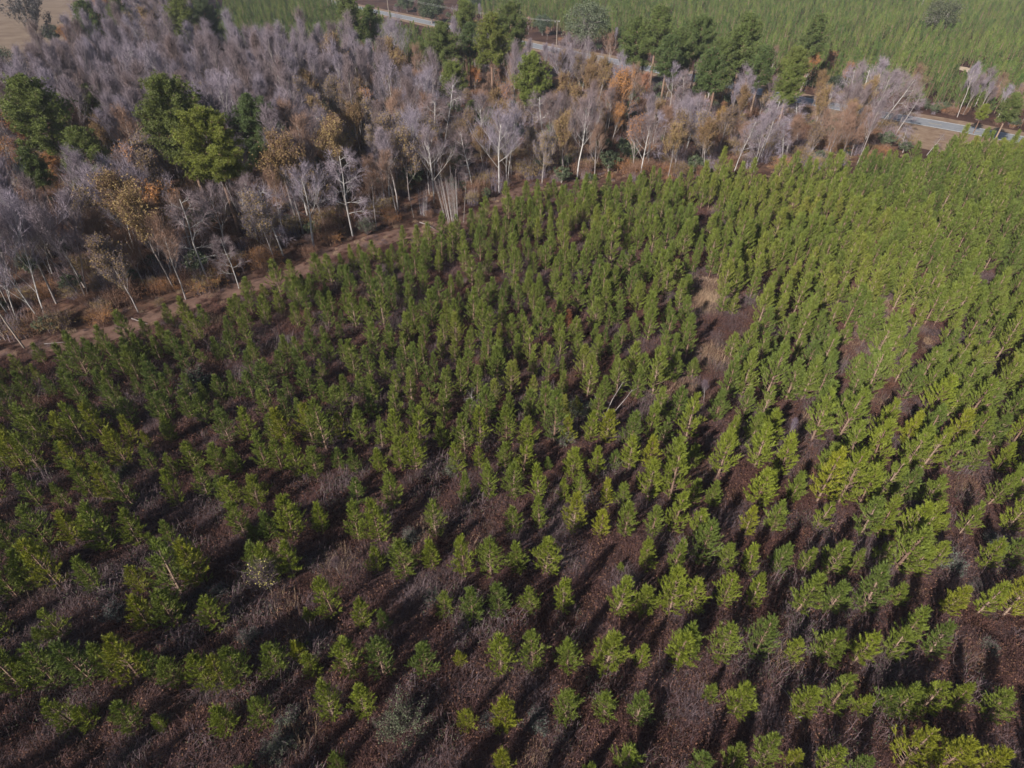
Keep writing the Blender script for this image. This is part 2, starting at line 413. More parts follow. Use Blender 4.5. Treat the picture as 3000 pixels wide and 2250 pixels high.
def bramble(seed, rad, h, n, leaf=0, w=.012):
    r = random.Random(seed); a_ = MB(); l_ = MB()
    for k in range(n):
        az = r.uniform(0, 6.28); rr = rad*math.sqrt(r.random())*.7
        p = Vector((math.cos(az)*rr, math.sin(az)*rr, 0))
        az2 = r.uniform(0, 6.28); reach = rad*r.uniform(.3, .9); hh = h*r.uniform(.45, 1.1)
        d = Vector((math.cos(az2), math.sin(az2), 0)); sdv = Vector((-d.y, d.x, 0))*w
        q = [p, p + d*reach*.3 + Vector((0, 0, hh*.7)), p + d*reach*.7 + Vector((0, 0, hh)), p + d*reach*1.15 + Vector((0, 0, hh*.7))]
        for i_ in range(3):
            f0 = 1-i_/3; f1 = 1-(i_+1)/3.2
            a_.quad(q[i_]-sdv*f0, q[i_]+sdv*f0, q[i_+1]+sdv*f1, q[i_+1]-sdv*f1)
        for kk in range(2):
            s0 = q[1].lerp(q[3], r.random()); sd = rv(r); sd.z = abs(sd.z); ww_ = perp(sd, r)*w*.6
            a_.tri(s0-ww_, s0+ww_, s0+sd*r.uniform(.15, .4)*max(1, h*.7))
        for kk in range(leaf):
            c = q[1].lerp(q[3], r.random()) + rv(r)*.15; c.z = abs(c.z)
            x = rv(r)*.022*max(1, h*.55); y = perp(x, r)*.018*max(1, h*.55); l_.quad(c-x-y, c+x-y, c+x+y, c-x+y)
    return a_, l_
def grass_tuft(seed, rad, h, n):
    r = random.Random(seed); g = MB()
    for k in range(n):
        az = r.uniform(0, 6.28); rr = rad*math.sqrt(r.random())
        p = Vector((math.cos(az)*rr, math.sin(az)*rr, 0)); d = rv(r); d.z = 0
        t = p + d*h*.6 + Vector((0, 0, h*r.uniform(.5, 1))); wv = Vector((-d.y, d.x, 0)).normalized()*.007
        g.quad(p-wv, p+wv, t+wv*.3, t-wv*.3)
    return g

def two(a_, b_, ma, mb_, name):
    m_ = MB(); m_.add(a_, 0); m_.add(b_, 1)
    return m_.mesh(name, [ma, mb_])
def three(parts, mats, name):
    m_ = MB()
    for i_, p in enumerate(parts): m_.add(p, i_)
    return m_.mesh(name, mats)

YP = []       # young pine prototypes: (trunk mesh, crown mesh near, joined mesh, h, kind word)
for sd, h_, rd, op, word in [(1, 4.3, .80, .0, 'dense'), (2, 4.7, .70, .05, 'slim'), (3, 4.0, 1.0, .05, 'bushy'), (4, 4.4, .92, .25, 'open'),
                             (5, 3.6, .72, .05, 'short'), (6, 4.7, 1.04, .1, 'broad'), (7, 4.2, .88, .22, 'ragged'), (8, 4.5, .82, .12, 'plain'), (9, 3.9, .9, .1, 'plain'), (10, 4.4, .96, .3, 'open')]:
    t_, c_ = young_pine(sd, h_, rd, 1.0, op)
    YP.append((t_.mesh('young_pine_trunk', [M['bark']]), c_.mesh('young_pine_crown', [M['needle_one']]),
               two(t_, c_, M['bark'], M['needle'], 'young_pine_mass'), h_, word))
FP = []       # lighter ones for beyond the road
for sd, h_, rd in [(21, 5.5, 1.25), (22, 6.2, 1.15), (23, 4.6, 1.2)]:
    t_, c_ = young_pine(sd, h_, rd, .6, .1, .022, 16)
    # larger needles to keep the crown full at a distance
    FP.append(two(t_, c_, M['bark'], M['farneedle'], 'far_pine_mass'))
TP = []
for sd, h_, rd, bs in [(31, 19, 5.0, .42), (32, 21, 5.6, .48), (33, 17, 4.4, .38), (34, 18, 3.6, .5)]:
    t_, c_ = tall_pine(sd, h_, rd, bs)
    TP.append((t_.mesh('tall_pine_trunk', [M['bark']]), c_.mesh('tall_pine_crown', [M['bigneedle']]), h_, rd))
BT = {}
def mk_bare(key, args, bark, twig, leafm=None):
    t_, w_, l_ = bare_tree(**args)
    tm = t_.mesh('bare_trunk', [bark])
    if leafm: cm = two(w_, l_, twig, leafm, 'leafy_crown'); full = three([t_, w_, l_], [bark, twig, leafm], 'tree_mass')
    else: cm = w_.mesh('bare_crown', [twig]); full = two(t_, w_, bark, twig, 'tree_mass')
    BT.setdefault(key, []).append((tm, cm, full, args['h']))
mk_bare('grey', dict(seed=41, h=15, spread=3.2, fork=.48, twn=.6, upb=.55), M['greybark'], M['twig'])
mk_bare('grey', dict(seed=42, h=16, spread=2.6, fork=.42, twn=.4, upb=.5, angs=(18, 40)), M['greybark'], M['twig'])
mk_bare('grey', dict(seed=43, h=16, spread=2.8, fork=.52, twn=.55, upb=.65), M['greybark'], M['twig'])
mk_bare('grey', dict(seed=44, h=15, spread=2.3, fork=.5, upb=.55, twn=.4, angs=(16, 38)), M['greybark'], M['twig'])
mk_bare('grey', dict(seed=45, h=14, spread=3.0, fork=.35, upb=.6, twn=.5, stems=3, angs=(12, 32)), M['greybark'], M['twig'])
mk_bare('pale', dict(seed=51, h=16, spread=4.2, fork=.34, twn=.6, angs=(22, 50)), M['palebark'], M['twig'])
mk_bare('pale', dict(seed=52, h=14, spread=2.4, fork=.3, upb=.0, twn=.5, angs=(45, 85)), M['palebark'], M['twig'])
mk_bare('pale', dict(seed=53, h=15, spread=4.4, fork=.28, stems=2, twn=.6), M['palebark'], M['twig'])
mk_bare('gold', dict(seed=61, h=13, spread=3.6, fork=.35, leaf=3.0, leafsize=.06, twn=.65, upb=.5), M['greybark'], M['browntwig'], M['gold'])
mk_bare('gold', dict(seed=62, h=11, spread=3.2, fork=.25, leaf=1.8, leafsize=.06, twn=.6, upb=.5), M['greybark'], M['twig'], M['gold'])
mk_bare('rust', dict(seed=63, h=13, spread=3.8, fork=.35, leaf=3.2, leafsize=.06, twn=.65, upb=.5), M['greybark'], M['browntwig'], M['rust'])
mk_bare('rust', dict(seed=64, h=11, spread=3.2, fork=.3, leaf=1.8, leafsize=.06, twn=.6, upb=.5), M['greybark'], M['twig'], M['rust'])
mk_bare('brown', dict(seed=66, h=14, spread=2.8, fork=.35, upb=.4, twn=.45, angs=(20, 45)), M['greybark'], M['browntwig'])
mk_bare('brown', dict(seed=65, h=10, spread=2.6, fork=.2, upb=.3, twn=.7, angs=(20, 50)), M['greybark'], M['browntwig'])
EV = []
for sd, h_, rd in [(71, 9, 4.5), (72, 12, 6.5)]:
    t_, l_ = evergreen(sd, h_, rd, 170, 60, .15)
    EV.append((t_.mesh('evergreen_trunk', [M['greybark']]), l_.mesh('evergreen_crown', [M['oakleaf']]), h_, rd, two(t_, l_, M['greybark'], M['oakleaf'], 'evergreen_mass')))

# ------------------------------------------------------------------ scatter (stuff) by geometry nodes
def proto(name, me): return bpy.data.objects.new(name, me)     # not linked: only the source of the mass
def scatter(name, pts, protos, label=None, cat=None):
    """pts: (x, y, z, index, rotation, scale)"""
    me = bpy.data.meshes.new(name); me.from_pydata([(p[0], p[1], p[2]) for p in pts], [], [])
    for nm, ty, k in (('pick', 'INT', 3), ('turn', 'FLOAT', 4), ('size', 'FLOAT', 5)):
        at_ = me.attributes.new(nm, ty, 'POINT'); at_.data.foreach_set('value', [p[k] for p in pts])
    tr2 = random.Random(len(pts)); me.attributes.new('tall', 'FLOAT', 'POINT').data.foreach_set('value', [tr2.uniform(.82, 1.2) for p in pts])
    o = obj(name, me); tag(o, label, cat, kind='stuff')
    g = bpy.data.node_groups.new(name + '_nodes', 'GeometryNodeTree')
    g.interface.new_socket('Geometry', in_out='INPUT', socket_type='NodeSocketGeometry')
    g.interface.new_socket('Geometry', in_out='OUTPUT', socket_type='NodeSocketGeometry')
    N, L = g.nodes, g.links
    gi = N.new('NodeGroupInput'); go = N.new('NodeGroupOutput')
    outs = N.new('GeometryNodeJoinGeometry')
    def attr(nm, ty):
        n = N.new('GeometryNodeInputNamedAttribute'); n.data_type = ty; n.inputs['Name'].default_value = nm; return n.outputs['Attribute']
    pk, tu, sz = attr('pick', 'INT'), attr('turn', 'FLOAT'), attr('size', 'FLOAT')
    cx = N.new('ShaderNodeCombineXYZ'); L.new(tu, cx.inputs[2])
    tl = attr('tall', 'FLOAT'); mm = N.new('ShaderNodeMath'); mm.operation = 'MULTIPLY'; L.new(sz, mm.inputs[0]); L.new(tl, mm.inputs[1])
    sc3 = N.new('ShaderNodeCombineXYZ'); L.new(sz, sc3.inputs[0]); L.new(sz, sc3.inputs[1]); L.new(mm.outputs[0], sc3.inputs[2])
    for k, p in enumerate(protos):
        oi = N.new('GeometryNodeObjectInfo'); oi.inputs['Object'].default_value = p; oi.inputs['As Instance'].default_value = True
        cm = N.new('FunctionNodeCompare'); cm.data_type = 'INT'; cm.operation = 'EQUAL'; L.new(pk, cm.inputs[2]); cm.inputs[3].default_value = k
        ip = N.new('GeometryNodeInstanceOnPoints'); L.new(gi.outputs[0], ip.inputs['Points']); L.new(cm.outputs[0], ip.inputs['Selection'])
        L.new(oi.outputs['Geometry'], ip.inputs['Instance']); L.new(cx.outputs[0], ip.inputs['Rotation']); L.new(sc3.outputs[0], ip.inputs['Scale'])
        L.new(ip.outputs[0], outs.inputs[0])
    L.new(outs.outputs[0], go.inputs[0])
    md = o.modifiers.new('scatter', 'NODES'); md.node_group = g
    return o

# ------------------------------------------------------------------ young plantation
ORD = ['', 'first', 'second', 'third', 'fourth', 'fifth', 'sixth', 'seventh', 'eighth', 'ninth', 'tenth', 'eleventh', 'twelfth', 'thirteenth', 'fourteenth',
       'fifteenth', 'sixteenth', 'seventeenth', 'eighteenth', 'nineteenth', 'twentieth']
TENS = {2: 'twenty', 3: 'thirty', 4: 'forty', 5: 'fifty', 6: 'sixty'}
def ordn(n):
    if n <= 20: return ORD[n]
    t, u = divmod(n, 10)
    return (TENS[t] + '-' + ORD[u]) if u else TENS[t][:-1] + 'ieth'
TONES = {'yellow-green': (1.38, 1.22, .7, 1), 'bright green': (1.12, 1.12, .8, 1), 'mid green': (.92, .97, .9, 1), 'deep green': (.72, .82, .95, 1)}
# hand-read crowns (zoomed photo crops, px/py in photo pixels, s = size, t = tone)
Z = 2.212
rows = []
def zrow(parts):
    out = []
    for ox, oy, lst in parts:
        for p in lst: out.append((ox + p[0]/Z, oy + p[1]/Z, p[2] if len(p) > 2 else 1.0, p[3] if len(p) > 3 else None))
    return out
Y_, B_, D_ = 'yellow-green', 'bright green', 'deep green'
rows.append(zrow([(0, 1500, [(1600, 1750, .8), (2190, 1640, .7)]), (1000, 1500, [(1050, 1630, .95), (1600, 1690, .7), (1850, 1630, 1.05)]),
                  (2000, 1500, [(120, 1640, .95), (330, 1630, .95), (520, 1600, 1.15), (710, 1630, .8), (930, 1640, 1.0), (1130, 1690, .9), (1480, 1580, 1.3, Y_), (1720, 1610, 1.2, Y_), (1950, 1620, 1.15)])]))
rows.append(zrow([(0, 1500, [(460, 1350, .95), (590, 1340, .8), (840, 1350, 1.05), (1050, 1390, .6), (1460, 1360, 1.05), (1700, 1330, .95), (2140, 1275, 1.1)]),
                  (1000, 1500, [(140, 1255, 1.0, B_), (815, 1350, .85, Y_), (1060, 1330, 1.2, Y_), (1460, 1285, 1.1), (1715, 1270, 1.1), (1930, 1295, 1.15, D_)]),
                  (2000, 1500, [(180, 1185, .75), (375, 1225, 1.3), (780, 1245, 1.15), (980, 1240, 1.15), (1145, 1255, .8), (1310, 1220, .95), (1410, 1250, 1.2), (1600, 1225, 1.1), (1765, 1235, .9), (2035, 1270, 1.15)])]))
rows.append(zrow([(0, 1500, [(80, 1080, 1.35), (300, 1065, 1.2), (540, 1020, 1.35, D_), (850, 1010, 1.35, Y_), (1110, 1045, 1.0), (1330, 1060, 1.15), (1540, 1030, 1.15), (1775, 970, 1.1), (2040, 1015, .8)]),
                  (1000, 1500, [(40, 990, 1.2), (255, 980, 1.15, D_), (530, 1000, 1.05), (770, 950, .7), (1035, 940, 1.35), (1250, 920, 1.3), (1480, 940, 1.25), (1715, 945, 1.4, B_), (1935, 960, .8), (2190, 900, 1.25)]),
                  (2000, 1500, [(40, 880, 1.15), (255, 880, 1.25), (490, 870, 1.25, D_), (715, 910, .9), (935, 885, 1.25), (1160, 900, 1.15), (1375, 890, 1.1), (1455, 800, 1.2), (1640, 875, 1.2)])]))
rows.append(zrow([(0, 1500, [(30, 760, .8), (380, 755, .95, B_), (930, 690, 1.1), (1090, 650, 1.3), (1380, 690, 1.1, B_), (2000, 690, .55), (2150, 610, 1.1)]),
                  (1000, 1500, [(135, 685, .95, B_), (285, 715, .7), (665, 625, .85), (850, 630, 1.3), (1030, 595, 1.15), (1230, 590, 1.0), (1440, 575, 1.2), (1800, 585, 1.3), (1980, 590, 1.2), (2160, 560, 1.5)]),
                  (2000, 1500, [(65, 560, 1.2), (280, 530, 1.1), (460, 560, 1.05), (785, 560, 1.35), (980, 580, 1.15), (1230, 560, 1.45, D_), (1395, 565, .85), (1740, 590, 1.05, Y_), (1970, 590, 1.1), (2170, 580, 1.4, Y_)])]))
rows.append(zrow([(0, 1500, [(40, 470, 1.3), (190, 440, 1.05), (335, 410, 1.3), (590, 440, 1.1), (910, 450, .95), (1110, 430, 1.6), (1250, 400, 1.2), (1680, 340, 1.35), (1880, 350, 1.1)]),
                  (1000, 1500, [(230, 340, .85), (410, 330, 1.4), (590, 305, 1.0), (800, 335, 1.25), (965, 310, 1.4), (1145, 320, 1.15), (1330, 305, 1.45, B_), (1815, 360, .5), (1990, 310, 1.15), (2160, 320, 1.1)]),
                  (2000, 1500, [(130, 250, 1.4, D_), (290, 310, 1.0), (445, 340, 1.05), (625, 325, 1.15), (790, 330, .85), (985, 310, 1.4), (1110, 350, .75), (1290, 290, 1.0), (1440, 270, 1.6), (1530, 330, 1.2), (1660, 300, .9), (1990, 310, 1.1), (2150, 280, 1.2)])]))
rows.append(zrow([(0, 1500, [(50, 190, 1.2), (280, 160, 1.25), (460, 130, 1.2), (680, 170, 1.4), (860, 140, 1.2), (1100, 190, .9), (1560, 80, 1.1), (1750, 120, 1.0), (1880, 90, 1.4), (2080, 80, 1.0)]),
                  (1000, 1500, [(95, 115, 1.1), (240, 120, 1.35), (610, 100, 1.0), (1120, 60, 1.1), (1290, 50, 1.05), (1510, 50, 1.35, Y_), (1685, 90, 1.1), (1850, 80, 1.2), (2030, 80, 1.1), (2160, 60, 1.3)]),
                  (2000, 1500, [(110, 80, 1.1), (425, 85, 1.05), (595, 65, 1.05), (890, 50, .95), (1200, 70, 1.3, D_), (1300, 90, 1.3), (1460, 110, 1.5), (1600, 90, 1.2), (1680, 90, .7), (1840, 80, 1.0), (2150, 50, 1.2)])]))
xr = random.Random(3)
pines = []        # (row, x, y, s, tone)
for k, rw in enumerate(rows):
    for px, py, s_, tn in rw:
        x, y = at(px, py, 1.55*s_)
        pines.append([k, x, y, s_*(.80 if px > 1300 else .90), tn, px])
        if px < 900 and k > 1 and xr.random() < .55: pines.append([k, x + xr.choice((-1, 1))*xr.uniform(.9, 1.3), y + xr.uniform(-.5, 1.0), s_*xr.uniform(.6, .85), None, px])
# further rows continue at the planting distance
GAPS = [(650, 1110, 60, 40, .8), (1030, 1000, 60, 35, .7), (950, 1440, 90, 45, .8), (1260, 1470, 110, 45, .9), (1300, 1590, 60, 30, .4), (580, 1280, 60, 40, .5), (270, 1460, 40, 25, .3),
        (200, 910, 220, 40, .8), (80, 1400, 50, 30, .3), (820, 1500, 80, 50, .8), (1290, 1600, 90, 60, .6), (1820, 1220, 60, 50, .7), (2010, 1165, 90, 50, .9), (2075, 1040, 60, 60, .8), (2060, 880, 60, 75, .95), (2120, 960, 60, 50, .8), (2100, 1100, 60, 60, .8),
        (2185, 985, 45, 40, .7), (2570, 945, 48, 62, 1), (2480, 1025, 75, 48, .85), (2320, 1290, 40, 120, .9), (2700, 1010, 70, 35, .8), (2400, 920, 40, 35, .6), (1600, 760, 30, 25, .6), (1270, 830, 35, 25, .6), (1350, 1010, 40, 25, .6), (2690, 990, 60, 30, .9), (2790, 970, 55, 35, .9), (2080, 620, 40, 25, .8), (2220, 520, 50, 20, .8),
        (2640, 1230, 40, 60, .8), (2350, 1400, 60, 60, .8), (1000, 1200, 40, 30, .6), (620, 1000, 40, 40, .5),  (1490, 1350, 70, 40, .5), (1560, 1130, 30, 25, .6), (2600, 1350, 60, 40, .8),
        (2850, 1480, 90, 40, .85), (2660, 1500, 60, 50, .5), (1450, 1250, 30, 20, .5), (2310, 840, 35, 35, .6), (700, 1180, 60, 40, .4), (400, 1250, 60, 35, .4), (150, 1180, 60, 20, .3), (1950, 1300, 40, 50, .5), (1680, 940, 30, 30, .5), (820, 930, 40, 30, .6)]
FRONTPX = [(-400, 1150), (0, 1085), (316, 1035), (497, 975), (678, 908), (859, 845), (1027, 775), (1235, 722), (1339, 702), (1470, 635), (1530, 590), (1600, 575), (1800, 575), (2000, 560), (2150, 545), (2300, 545), (2450, 535), (2700, 500), (2780, 468), (2880, 455), (3000, 448), (3300, 490), (3600, 560)]
field = [at(*p) for p in FRONTPX] + [(170, 10), (120, -14), (-120, -14)]
pr = random.Random(77)
Yk = at(1500, 1535, 1.8)[1]; Hc = H-1.8; mass = []
k = 6; y_row = Yk + 3.24
while y_row < 150:
    lim = (y_row*CP + H*SP)*0.9 + 12
    x = -lim + pr.uniform(0, 2)
    while x < lim + 12:
        sp = (1.7 if y_row > 45 else 1.8)*pr.uniform(.8, 1.2)
        xx, yy = x + pr.uniform(-.3, .3), y_row + pr.uniform(-.55, .55)
        x += sp
        if not inpoly(xx, yy, field): continue
        px, py = px_of(xx, yy, 1.5)
        drop = .05 if px > 1700 else .09
        for gx, gy, rx, ry, pb in GAPS:
            g2 = ((px-gx)/rx)**2 + ((py-gy)/ry)**2
            if g2 < 1.3: drop = max(drop, pb*min(1, 1.5-1.1*g2))
        if pr.random() < drop: continue
        s_ = pr.gauss(.87 if yy > 45 else .93, .17)
        if px > 1700: s_ += min(.24, (px-1700)/2800)
        s_ = max(.5, min(1.4, s_))
        pines.append([k, xx, yy, s_, None, px])
    k += 1; y_row += 3.24
# margins beyond the frame that throw their shade into it
for kk in range(-3, 6):
    yy0 = at(1500, 2060, 1.8)[1] + (kk-1)*3.24
    for x in np.arange(-62, 62, 2.05):
        px, py = px_of(x, yy0, 1.5)
        if (px < -60 or px > 3080 or py > 2330) and pr.random() > .25: mass.append([x + pr.uniform(-.3, .3), yy0 + pr.uniform(-.5, .5), pr.gauss(1.05, .15)])
inframe = []
for p in pines:
    px, py = px_of(p[1], p[2], 2.0)
    vis = -30 < px < 3030 and py < 2290
    (inframe if vis else mass).append(p if vis else [p[1], p[2], p[3]])
inframe.sort(key=lambda p: (depth(p[1], p[2]) - 2.0*p[3]))
near = inframe[:300]; rest = inframe[300:]
near_rows = {}
for p in near: near_rows.setdefault(p[0], []).append(p)
def place(name, trunk_me, crown_me, x, y, rz, s_, label, cat, group, tone=None, tilt=(0, 0), zf=1.0):
    e_ = bpy.data.objects.new(name, None); COL.objects.link(e_); e_.empty_display_size = .3
    e_.location = (x, y, 0); e_.rotation_euler = (tilt[0], tilt[1], rz); e_.scale = (s_, s_, s_*zf)
    tag(e_, label, cat, group)
    t = obj('trunk', trunk_me, e_); c = obj('crown', crown_me, e_)
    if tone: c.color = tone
    return e_
words_seen = {}
for kr in sorted(near_rows):
    rw = sorted(near_rows[kr], key=lambda p: px_of(p[1], p[2], 2)[0])
    for q, p in enumerate(rw):
        pi = pr.randrange(len(YP))
        if p[3] < .62: pi = pr.choice([4, 1])
        if p[3] > 1.0: pi = pr.choice([2, 3, 5, 6, 0, 8, 9])
        tn = p[4] or pr.choices(list(TONES), [1.3, 4, 4, 1.6])[0]
        tone = list(TONES[tn]); f = pr.uniform(.9, 1.1); tone = [c*f for c in tone[:3]] + [1]
        fr = {'dense': 'dense', 'slim': 'slim', 'bushy': 'bushy', 'open': 'thin-crowned', 'short': 'compact', 'broad': 'broad', 'ragged': 'ragged', 'plain': 'even-crowned'}[YP[pi][4]]
        if p[3] < .65: fr = 'small ' + fr
        rowname = 'bottom row' if kr == 0 else ordn(kr+1) + ' row up'
        lab = f"{fr} {tn} young pine, {ordn(q+1)} from the left in the {rowname}"
        sc_ = p[3] if p[3] > .9 else p[3]*1.0
        place('young_pine', YP[pi][0], YP[pi][1], p[1], p[2], pr.uniform(0, 6.28), sc_, lab, 'pine tree', 'young pines planted in rows', tone, (pr.uniform(-.05, .05), pr.uniform(-.05, .05)), pr.uniform(.88, 1.14))
YPP = [proto('pine_source', y[2]) for y in YP]
pts = [(p[1], p[2], 0, pr.randrange(len(YP)), pr.uniform(0, 6.28), p[3]) for p in rest] + [(p[0], p[1], 0, pr.randrange(len(YP)), pr.uniform(0, 6.28), p[2]) for p in mass]
scatter('young_pine_plantation', pts, YPP, 'dense green rows of young pines filling the plantation up to the wood', 'pine plantation')
print('pines near', len(near), 'rest', len(rest), 'margin', len(mass))

# plantation beyond the road, and the small one left of the road
far = []
roadV = [Vector(p) for p in RL]
def road_side(x, y):
    """signed distance to the road: positive on the far side"""
    p = Vector((x, y)); best = 1e9; sg = 1
    for i_ in range(len(roadV)-1):
        a_, b_ = roadV[i_], roadV[i_+1]; ab = b_-a_; t = max(0, min(1, (p-a_).dot(ab)/ab.length_squared)); q = a_+ab*t; d = (p-q).length
        if d < best: best = d; sg = 1 if (ab.x*(p-a_).y - ab.y*(p-a_).x) > 0 else -1
    return best*sg
yy = 125.0
CLEAR = [(2835, 205, 40, 22)]
while yy < 470:
    lim = (yy*CP + H*SP)*0.92 + 6
    x = -lim*.1
    while x < lim:
        x += 2.8*pr.uniform(.75, 1.3)
        xx = x + pr.uniform(-.4, .4); y2 = yy + pr.uniform(-.7, .7)
        px, py = px_of(xx, y2, 2)
        if px < 1250 or px > 3060 or py > 420: continue
        sd = road_side(xx, y2)
        if sd < 14 + (10 if px < 1900 else 0): continue
        if pr.random() < .06 or any(((px-a_)/c)**2+((py-b_)/d)**2 < 1 for a_, b_, c, d in CLEAR): continue
        far.append((xx, y2, 0, pr.randrange(3), pr.uniform(0, 6.28), pr.uniform(.6, 1.3)))
    yy += 3.5
scatter('far_pine_plantation', far, [proto('pine_source', m_) for m_ in FP], 'green young pine plantation on the far side of the road', 'pine plantation')
left_patch = []
LP = [at(700, 232), at(610, 180), at(640, 60), at(700, -30), at(950, -30), at(1080, 75), at(1200, 120), at(1560, 190), at(1560, 240), at(1307, 215), at(1200, 200), at(1150, 225), at(1000, 255), at(850, 245)]
for yy in np.arange(160, 520, 2.9):
    for x in np.arange(-280, 30, 2.5):
        xx, y2 = x + pr.uniform(-.6, .6), yy + pr.uniform(-.7, .7)
        if inpoly(xx, y2, LP) and road_side(xx, y2) < -13: left_patch.append((xx, y2, 0, pr.randrange(3), pr.uniform(0, 6.28), pr.uniform(.6, 1.25)))
scatter('roadside_pine_plantation', left_patch, [proto('pine_source', m_) for m_ in FP], 'small dark green block of young pines between the wood and the road', 'pine plantation')
print('far pines', len(far), len(left_patch))

# ------------------------------------------------------------------ the wood
WOODPX = [(-500, 1060), (0, 1000), (280, 958), (497, 893), (678, 833), (859, 778), (1027, 702), (1235, 650), (1430, 585), (1505, 545), (1700, 540), (1990, 528), (2150, 505), (2400, 500), (2600, 470), (2680, 430),
          (2600, 388), (2335, 334), (2050, 275), (1760, 250), (1561, 250), (1307, 225), (1200, 215), (1160, 235), (1000, 265), (850, 255), (690, 245), (600, 200), (560, 60), (560, -40), (340, -40), (320, 110), (270, 235), (170, 330), (60, 390), (-200, 420), (-500, 440)]
wood = [at(*p) for p in WOODPX]
taken = []
def free(x, y, d): return all((x-a_)**2+(y-b_)**2 > d*d for a_, b_ in taken)
def base_from_crown(px, py, zc): return at(px, py, zc)
# tall pines: crown centre px, py, crown radius px, tone, label
def scale_at(x, y, z): return FPX/(y*CP + (H-z)*SP)
PN = [
 (122, 335, 92, (1.15, 1.15, .95), 'tall green pine over rusty leaved trees near the left edge of the wood'),
 (265, 300, 42, (1.1, 1.1, 1), 'narrow pine with a bright rounded top beside the lavender thicket'),
 (253, 455, 68, (1.1, 1.1, .9), 'medium pine standing below and between the two leftmost big pines'),
 (100, 497, 42, (1, 1.05, 1), 'low pine top poking out of grey twigs at the left edge'),
 (520, 345, 100, (1.1, 1.05, .9), 'broad olive green pine behind the brightest pine of the wood'),
 (625, 435, 96, (1.5, 1.35, .8), 'largest and brightest yellow-green pine, bare trunk showing below its crown'),
 (745, 370, 74, (.7, .8, .95), 'dark green pine right behind the brightest pine'),
 (265, 75, 42, (.9, .95, 1), 'pine beside the orange tree near the tan pasture'),
 (535, 62, 50, (1.15, 1.1, .9), 'light green pine at the back of the lavender thicket'),
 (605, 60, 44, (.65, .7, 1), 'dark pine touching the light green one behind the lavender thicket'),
 (352, 50, 32, (1, 1, 1), 'small pine in the brown trees along the top edge'),
 (1030, 62, 46, (1, 1, 1), 'pine standing where the road first shows at the top'),
 (1292, 135, 52, (1, 1, 1), 'left pine of the roadside clump, darker below'),
 (1362, 66, 38, (1.1, 1.1, 1), 'pine whose top covers the road at the middle of the top edge'),
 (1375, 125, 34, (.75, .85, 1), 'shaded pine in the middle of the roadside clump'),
 (1440, 125, 52, (1.2, 1.1, .8), 'olive topped pine in the roadside clump, right of the middle'),
 (1492, 80, 56, (1, 1, 1), 'tallest pine of the roadside clump with a long bare trunk'),
 (1325, 235, 42, (1.15, 1.15, .9), 'pine below the roadside clump, bright green and narrow'),
 (1560, 225, 56, (1.2, 1.2, .9), 'bright bushy pine right of and below the roadside clump'),
 (1240, 168, 26, (1, 1, 1), 'small round pine left of the roadside clump'),
 (1383, 330, 22, (1.2, 1.2, 1), 'tiny round pine top among grey twigs in the middle of the wood'),
 (1435, 345, 20, (1, 1, 1), 'little pine just right of the tiny round one in mid wood'),
 (1865, 115, 50, (.95, 1, 1), 'pine beside the big grey-green oak across the road'),
 (1925, 95, 48, (.95, 1, 1), 'pine against the far plantation, second right of the grey-green oak'),
 (1990, 150, 52, (.9, .95, 1), 'pine above the rust coloured trees by the hidden road'),
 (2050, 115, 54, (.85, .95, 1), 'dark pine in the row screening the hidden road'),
 (2110, 175, 50, (.9, .95, 1), 'pine left of the pink twigged tree by the hidden road'),
 (2180, 125, 54, (.95, 1, 1), 'pine above the pink twigged tree by the hidden road'),
 (2330, 200, 48, (1.15, 1.1, .9), 'pine left of the two orange leaved trees'),
 (2310, 255, 40, (1.1, 1.1, .9), 'low pine over the yellow leaved shrub by the road'),
 (2390, 110, 40, (.9, .95, 1), 'pine behind the two orange leaved trees'),
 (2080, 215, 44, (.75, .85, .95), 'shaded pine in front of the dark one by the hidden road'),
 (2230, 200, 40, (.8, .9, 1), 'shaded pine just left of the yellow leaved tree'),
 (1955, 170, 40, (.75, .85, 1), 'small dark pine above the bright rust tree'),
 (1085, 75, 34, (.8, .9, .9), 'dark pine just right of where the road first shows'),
 (2880, 330, 16, (1.6, 1.5, .8), 'small bright green pine across the road near the right edge'),
 (2960, 320, 30, (1, 1, 1), 'pine in the bare trees across the road at the right edge'),
]
for n, (px, py, rp, tn, lab) in enumerate(PN):
    me = TP[[0, 1, 2, 3][n % 4] if rp > 40 else 3]
    zc = 13.0
    for it in range(4):
        x, y = at(px, py, zc); sc_ = scale_at(x, y, zc); rad_ = rp/sc_
        s_ = max(.3, min(1.5, rad_/me[3]*1.05)); zc = me[2]*s_*.70
    x, y = at(px, py, zc); taken.append((x, y))
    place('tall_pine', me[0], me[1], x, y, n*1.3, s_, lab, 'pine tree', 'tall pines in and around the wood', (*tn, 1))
EXPL = []
for px, py, rp, tn, lab in PN:
    EXPL.append((px, py, rp*.95, rp*1.25))
